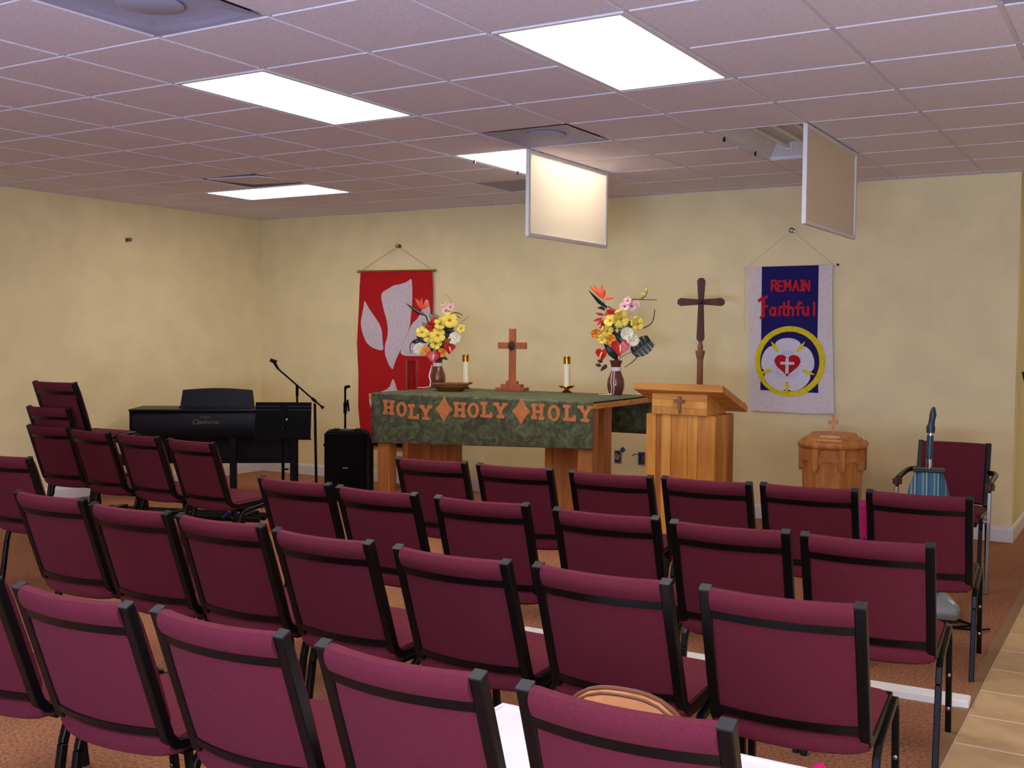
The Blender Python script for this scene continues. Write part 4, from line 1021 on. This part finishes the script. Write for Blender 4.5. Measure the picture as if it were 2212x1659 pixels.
# microphone stand behind the loudspeaker
t = thing('microphone_stand', 'upright black microphone stand behind the loudspeaker', 'microphone stand', (1.83, -0.80, 0), R(30))
MB().lathe([(0.001, 0), (0.09, 0), (0.09, 0.012), (0.016, 0.04), (0.001, 0.04)], 24).build('base', 'matte_black', t, True)
MB().tube([(0, 0, 0.03), (0, 0, 0.99)], 0.010, 10).build('pole', 'matte_black', t, True)
MB().tube([(0, 0, 0.755), (0, 0, 0.86)], 0.017, 10).build('clutch', 'matte_black', t, True)
MB().tube([(0.02, 0, 0.885), (0.035, 0, 0.775)], 0.010, 8).build('lever', 'matte_black', t, True)
MB().tube([(0, 0, 0.985), (0.005, 0, 1.005), (0.045, 0, 1.012)], [0.012, 0.016, 0.014], 8).build('microphone_clip', 'matte_black', t, True)
# loudspeaker
t = thing('loudspeaker', 'black portable loudspeaker standing on the floor left of the altar', 'speaker', (2.10, -1.10, 0), R(34))
box(-0.19, 0.19, -0.15, 0.15, 0.01, 0.632).build('cabinet', 'matte_black', t, bevel=0.02, seg=3)
box(-0.175, 0.175, -0.165, -0.148, 0.03, 0.615).build('grille', 'grille', t, bevel=0.008, seg=2)
box(-0.022, 0.022, -0.167, -0.164, 0.30, 0.312).build('badge', 'logo_grey', t)
for s in (-1, 1): box(s*0.10-0.03, s*0.10+0.03, -0.06, 0.06, 0.628, 0.645).build('top_grip', 'matte_black', t, bevel=0.005)
for k in range(4): MB().lathe([(0.001, 0), (0.008, 0), (0.007, 0.014), (0.001, 0.014)], 10).build('control_knob', 'logo_grey', t, True, loc=(-0.035+0.022*k, 0.0, 0.632))
for s in (-1, 1): MB().tube([(s*0.188, -0.05, 0.50), (s*0.204, -0.03, 0.50), (s*0.204, 0.06, 0.50), (s*0.188, 0.08, 0.50)], 0.01, 8).build('side_handle', 'matte_black', t, True)
for x in (-.12, .12):
    for y in (-.1, .1): MB().lathe([(0.001, 0), (0.015, 0), (0.018, 0.012), (0.001, 0.012)], 10).build('foot', 'matte_black', t, True, loc=(x, y, 0))

# folded black stand lying on the carpet behind the left chairs
t = thing('folded_stand', 'folded black metal stand lying on the carpet behind the left chairs', 'stand', (1.55, -2.55, 0), R(18))
for y in (-0.11, 0.0, 0.11): MB().tube([(-0.75, y, 0.022), (0.75, y, 0.022)], 0.021, 10).build('rail', 'black_metal', t, True)
for x in (-0.6, 0.0, 0.6): box(x-0.03, x+0.03, -0.13, 0.13, 0.03, 0.055).build('brace', 'black_metal', t, bevel=0.004)
MB().tube([(0.45, -0.14, 0.03), (0.50, -0.14, 0.075), (0.57, -0.12, 0.075), (0.62, -0.1, 0.03)], 0.012, 8).build('clamp', 'blue_plastic', t, True)
t = thing('orange_cap', 'small bright orange-red cap on the carpet between the left chair rows', 'cap', (2.64, -2.63, 0))
MB().lathe([(0.001, 0), (0.042, 0), (0.046, 0.03), (0.038, 0.07), (0.016, 0.088), (0.001, 0.09)], 16).build('cap', 'orange_red', t, True)
MB().tube([(0.0, 0.0, 0.085), (0.03, 0.03, 0.11)], 0.004, 6).build('stalk', 'leaf_dark', t, True)

# ------------------------------------------------------------------ items on seats and floor
t = thing('lens_panel', 'large white light lens panel lying across two seats of the nearest row', 'panel', (7.30, -6.44, 0.477), R(0))
box(-0.43, 0.43, -0.20, 0.25, 0.0, 0.004).build('sheet', 'white_panel', t)
for a in ((-0.437, 0.437, 0.245, 0.257), (-0.437, 0.437, -0.207, -0.195)): box(a[0], a[1], a[2], a[3], 0.0, 0.010).build('edge', 'white_panel', t)
for a in ((-0.437, -0.425), (0.425, 0.437)): box(a[0], a[1], -0.195, 0.245, 0.0, 0.010).build('edge', 'white_panel', t)
t = thing('rolled_cloth', 'small roll of magenta cloth at the corner of the white panel', 'cloth', (7.748, -6.235, 0.479), R(85))
MB().lathe([(0.001, 0), (0.008, 0), (0.012, 0.003), (0.013, 0.03), (0.012, 0.06), (0.001, 0.06)], 14).build('roll', 'magenta', t, True, loc=(0, 0, 0.013), rot=(0, R(90), 0))
t = thing('handbag', 'tan leather handbag lying behind the backrest of the nearest right chair', 'bag', (7.385, -6.50, 0.483), R(4))
rings = []
for k in range(9):
    u = -1+2*k/8; w_ = 0.175*u; hh = 0.222*(1-abs(u)**3*.45)
    rings.append([(w_, -0.055*(1-.4*u*u), 0.0), (w_, -0.075*(1-.3*u*u), hh*.4), (w_, -0.045*(1-.3*u*u), hh*.85), (w_, -0.012, hh), (w_, 0.012, hh), (w_, 0.045*(1-.3*u*u), hh*.85), (w_, 0.075*(1-.3*u*u), hh*.4), (w_, 0.055*(1-.4*u*u), 0.0)])
MB().loops(rings).build('body', 'leather', t, True)
MB().tube([(0.175*(-1+2*k/12), 0.0, 0.002+0.222*(1-abs(-1+2*k/12)**3*.45)) for k in range(13)], 0.006, 8).build('zip_edge', 'leather_edge', t, True)
MB().tube([(0.170*(-1+2*k/12), -0.018, -0.006+0.222*(1-abs(-1+2*k/12)**3*.45)) for k in range(13)], 0.004, 8).build('piping', 'leather_edge', t, True)
t = thing('tube_carton', 'long thin white carton lying on the carpet under the front row', 'carton', (6.74, -4.03, 0), R(2.2))
box(-1.05, 1.05, -0.045, 0.045, 0, 0.032).build('sleeve', 'carton', t, bevel=0.002)
for s in (-1, 1): box(s*1.05-0.004, s*1.05+0.004, -0.043, 0.043, 0.002, 0.030).build('end_flap', 'carton', t)

# upright vacuum cleaner
t = thing('vacuum_cleaner', 'upright vacuum cleaner with blue striped bag and chrome handle', 'vacuum cleaner', (7.36, -2.52, 0), R(12))
MB().loops([[(x*s, y*s2-0.03, z) for x, y in ((-.15, -.16), (.15, -.16), (.17, -.10), (.13, .14), (-.13, .14), (-.17, -.10))] for s, s2, z in ((1, 1, .02), (1, 1, .07), (.9, .9, .10), (.55, .6, .13))]).build('nozzle', 'vac_grey', t, True, bevel=0.006)
MB().tube([(0, 0.0, 0.10), (0, 0.02, 0.22)], 0.075, 18).build('motor', 'teal_plastic', t, True)
box(-0.12, 0.05, -0.13, -0.02, 0.10, 0.155).build('hood', 'vac_grey', t, bevel=0.01, seg=2)
for s in (-1, 1):
    for y in (-0.10, 0.09): MB().tube([(s*0.145, y, 0.03), (s*0.165, y, 0.03)], 0.03, 14).build('wheel', 'black_metal', t, True)
rings = []
for z, hw, dp in ((0.20, .06, .05), (0.28, .10, .07), (0.45, .125, .085), (0.60, .118, .08), (0.70, .10, .065), (0.765, .078, .04), (0.79, .075, .03)):
    rings.append([(hw*math.cos(2*PI*k/20)*(1.0), 0.01+dp*math.sin(2*PI*k/20)*(1+.05*(k % 2)), z) for k in range(20)])
MB().loops(rings).build('bag', 'striped_bag', t, True)
box(-0.082, 0.082, -0.028, 0.045, 0.785, 0.805).build('bag_clamp', 'teal_dark', t, bevel=0.004)
MB().tube([(0, 0.01, 0.10), (0, 0.01, 0.86)], 0.016, 12).build('lower_tube', 'chrome', t, True)
MB().tube([(0, 0.01, 0.855), (0.003, 0.01, 0.985)], 0.018, 12).build('sleeve', 'teal_plastic', t, True)
MB().tube([(0.003, 0.01, 0.98), (0.004, 0.01, 1.012)], 0.016, 12).build('upper_tube', 'chrome', t, True)
MB().tube([(0.004, 0.01, 1.0), (0.004, 0.01, 1.03), (0.006, 0.01, 1.045), (0.010, 0.01, 1.075), (0.014, 0.01, 1.10), (0.014, 0.01, 1.125), (0.018, 0.01, 1.142)], [0.022, 0.024, 0.018, 0.016, 0.019, 0.013, 0.006], 12).build('grip', 'teal_dark', t, True)
MB().tube([(0.05, 0.05, 0.02), (0.15, -0.12, 0.012), (0.24, -0.22, 0.012), (0.10, -0.30, 0.012), (0.22, -0.34, 0.02), (0.30, -0.26, 0.012)], 0.007, 8).build('power_cord', 'black_metal', t, True)

# magenta bin by the font
t = thing('storage_bin', 'magenta plastic bin on a pale tub, glimpsed right of the font', 'bin', (6.745, -1.42, 0))
MB().lathe([(0.001, 0.0), (0.095, 0.0), (0.10, 0.01), (0.105, 0.165), (0.001, 0.165)], 28).build('tub', 'offwhite', t, True)
MB().lathe([(0.001, 0.163), (0.112, 0.163), (0.112, 0.195), (0.001, 0.195)], 28).build('blue_lid', 'blue_plastic', t, True)
MB().lathe([(0.001, 0.195), (0.095, 0.195), (0.112, 0.41), (0.118, 0.41), (0.118, 0.422), (0.106, 0.422), (0.09, 0.21), (0.001, 0.208)], 28).build('bin', 'magenta', t, True)
# mop leaning in the hall
t = thing('mop', 'red mop handle with black tip leaning past the end of the back wall', 'mop', (7.86, 0.12, 0))
tip = Vector((-0.30, 0.0, 1.27)); bt = Vector((-0.02, 0.0, 0.06))
MB().tube([bt, bt.lerp(tip, .94)], 0.012, 10).build('handle', 'mop_red', t, True)
MB().tube([bt.lerp(tip, .93), tip], 0.014, 10).build('tip', 'black_metal', t, True)
box(-0.14, 0.10, -0.05, 0.05, 0.0, 0.06).build('mop_head', 'mop_red', t, bevel=0.01, seg=2)
# hall light
t = thing('hall_light', 'ceiling light in the hall beyond the back wall, out of view', 'ceiling light', (8.4, 1.6, H))
frame_mb(T, 2*T, -0.02, 0.01).build('door_frame', 'trim_white', t)
box(0.035, T-0.035, 0.035, 2*T-0.035, -0.016, -0.008).build('lens', 'lamp_lens', t)
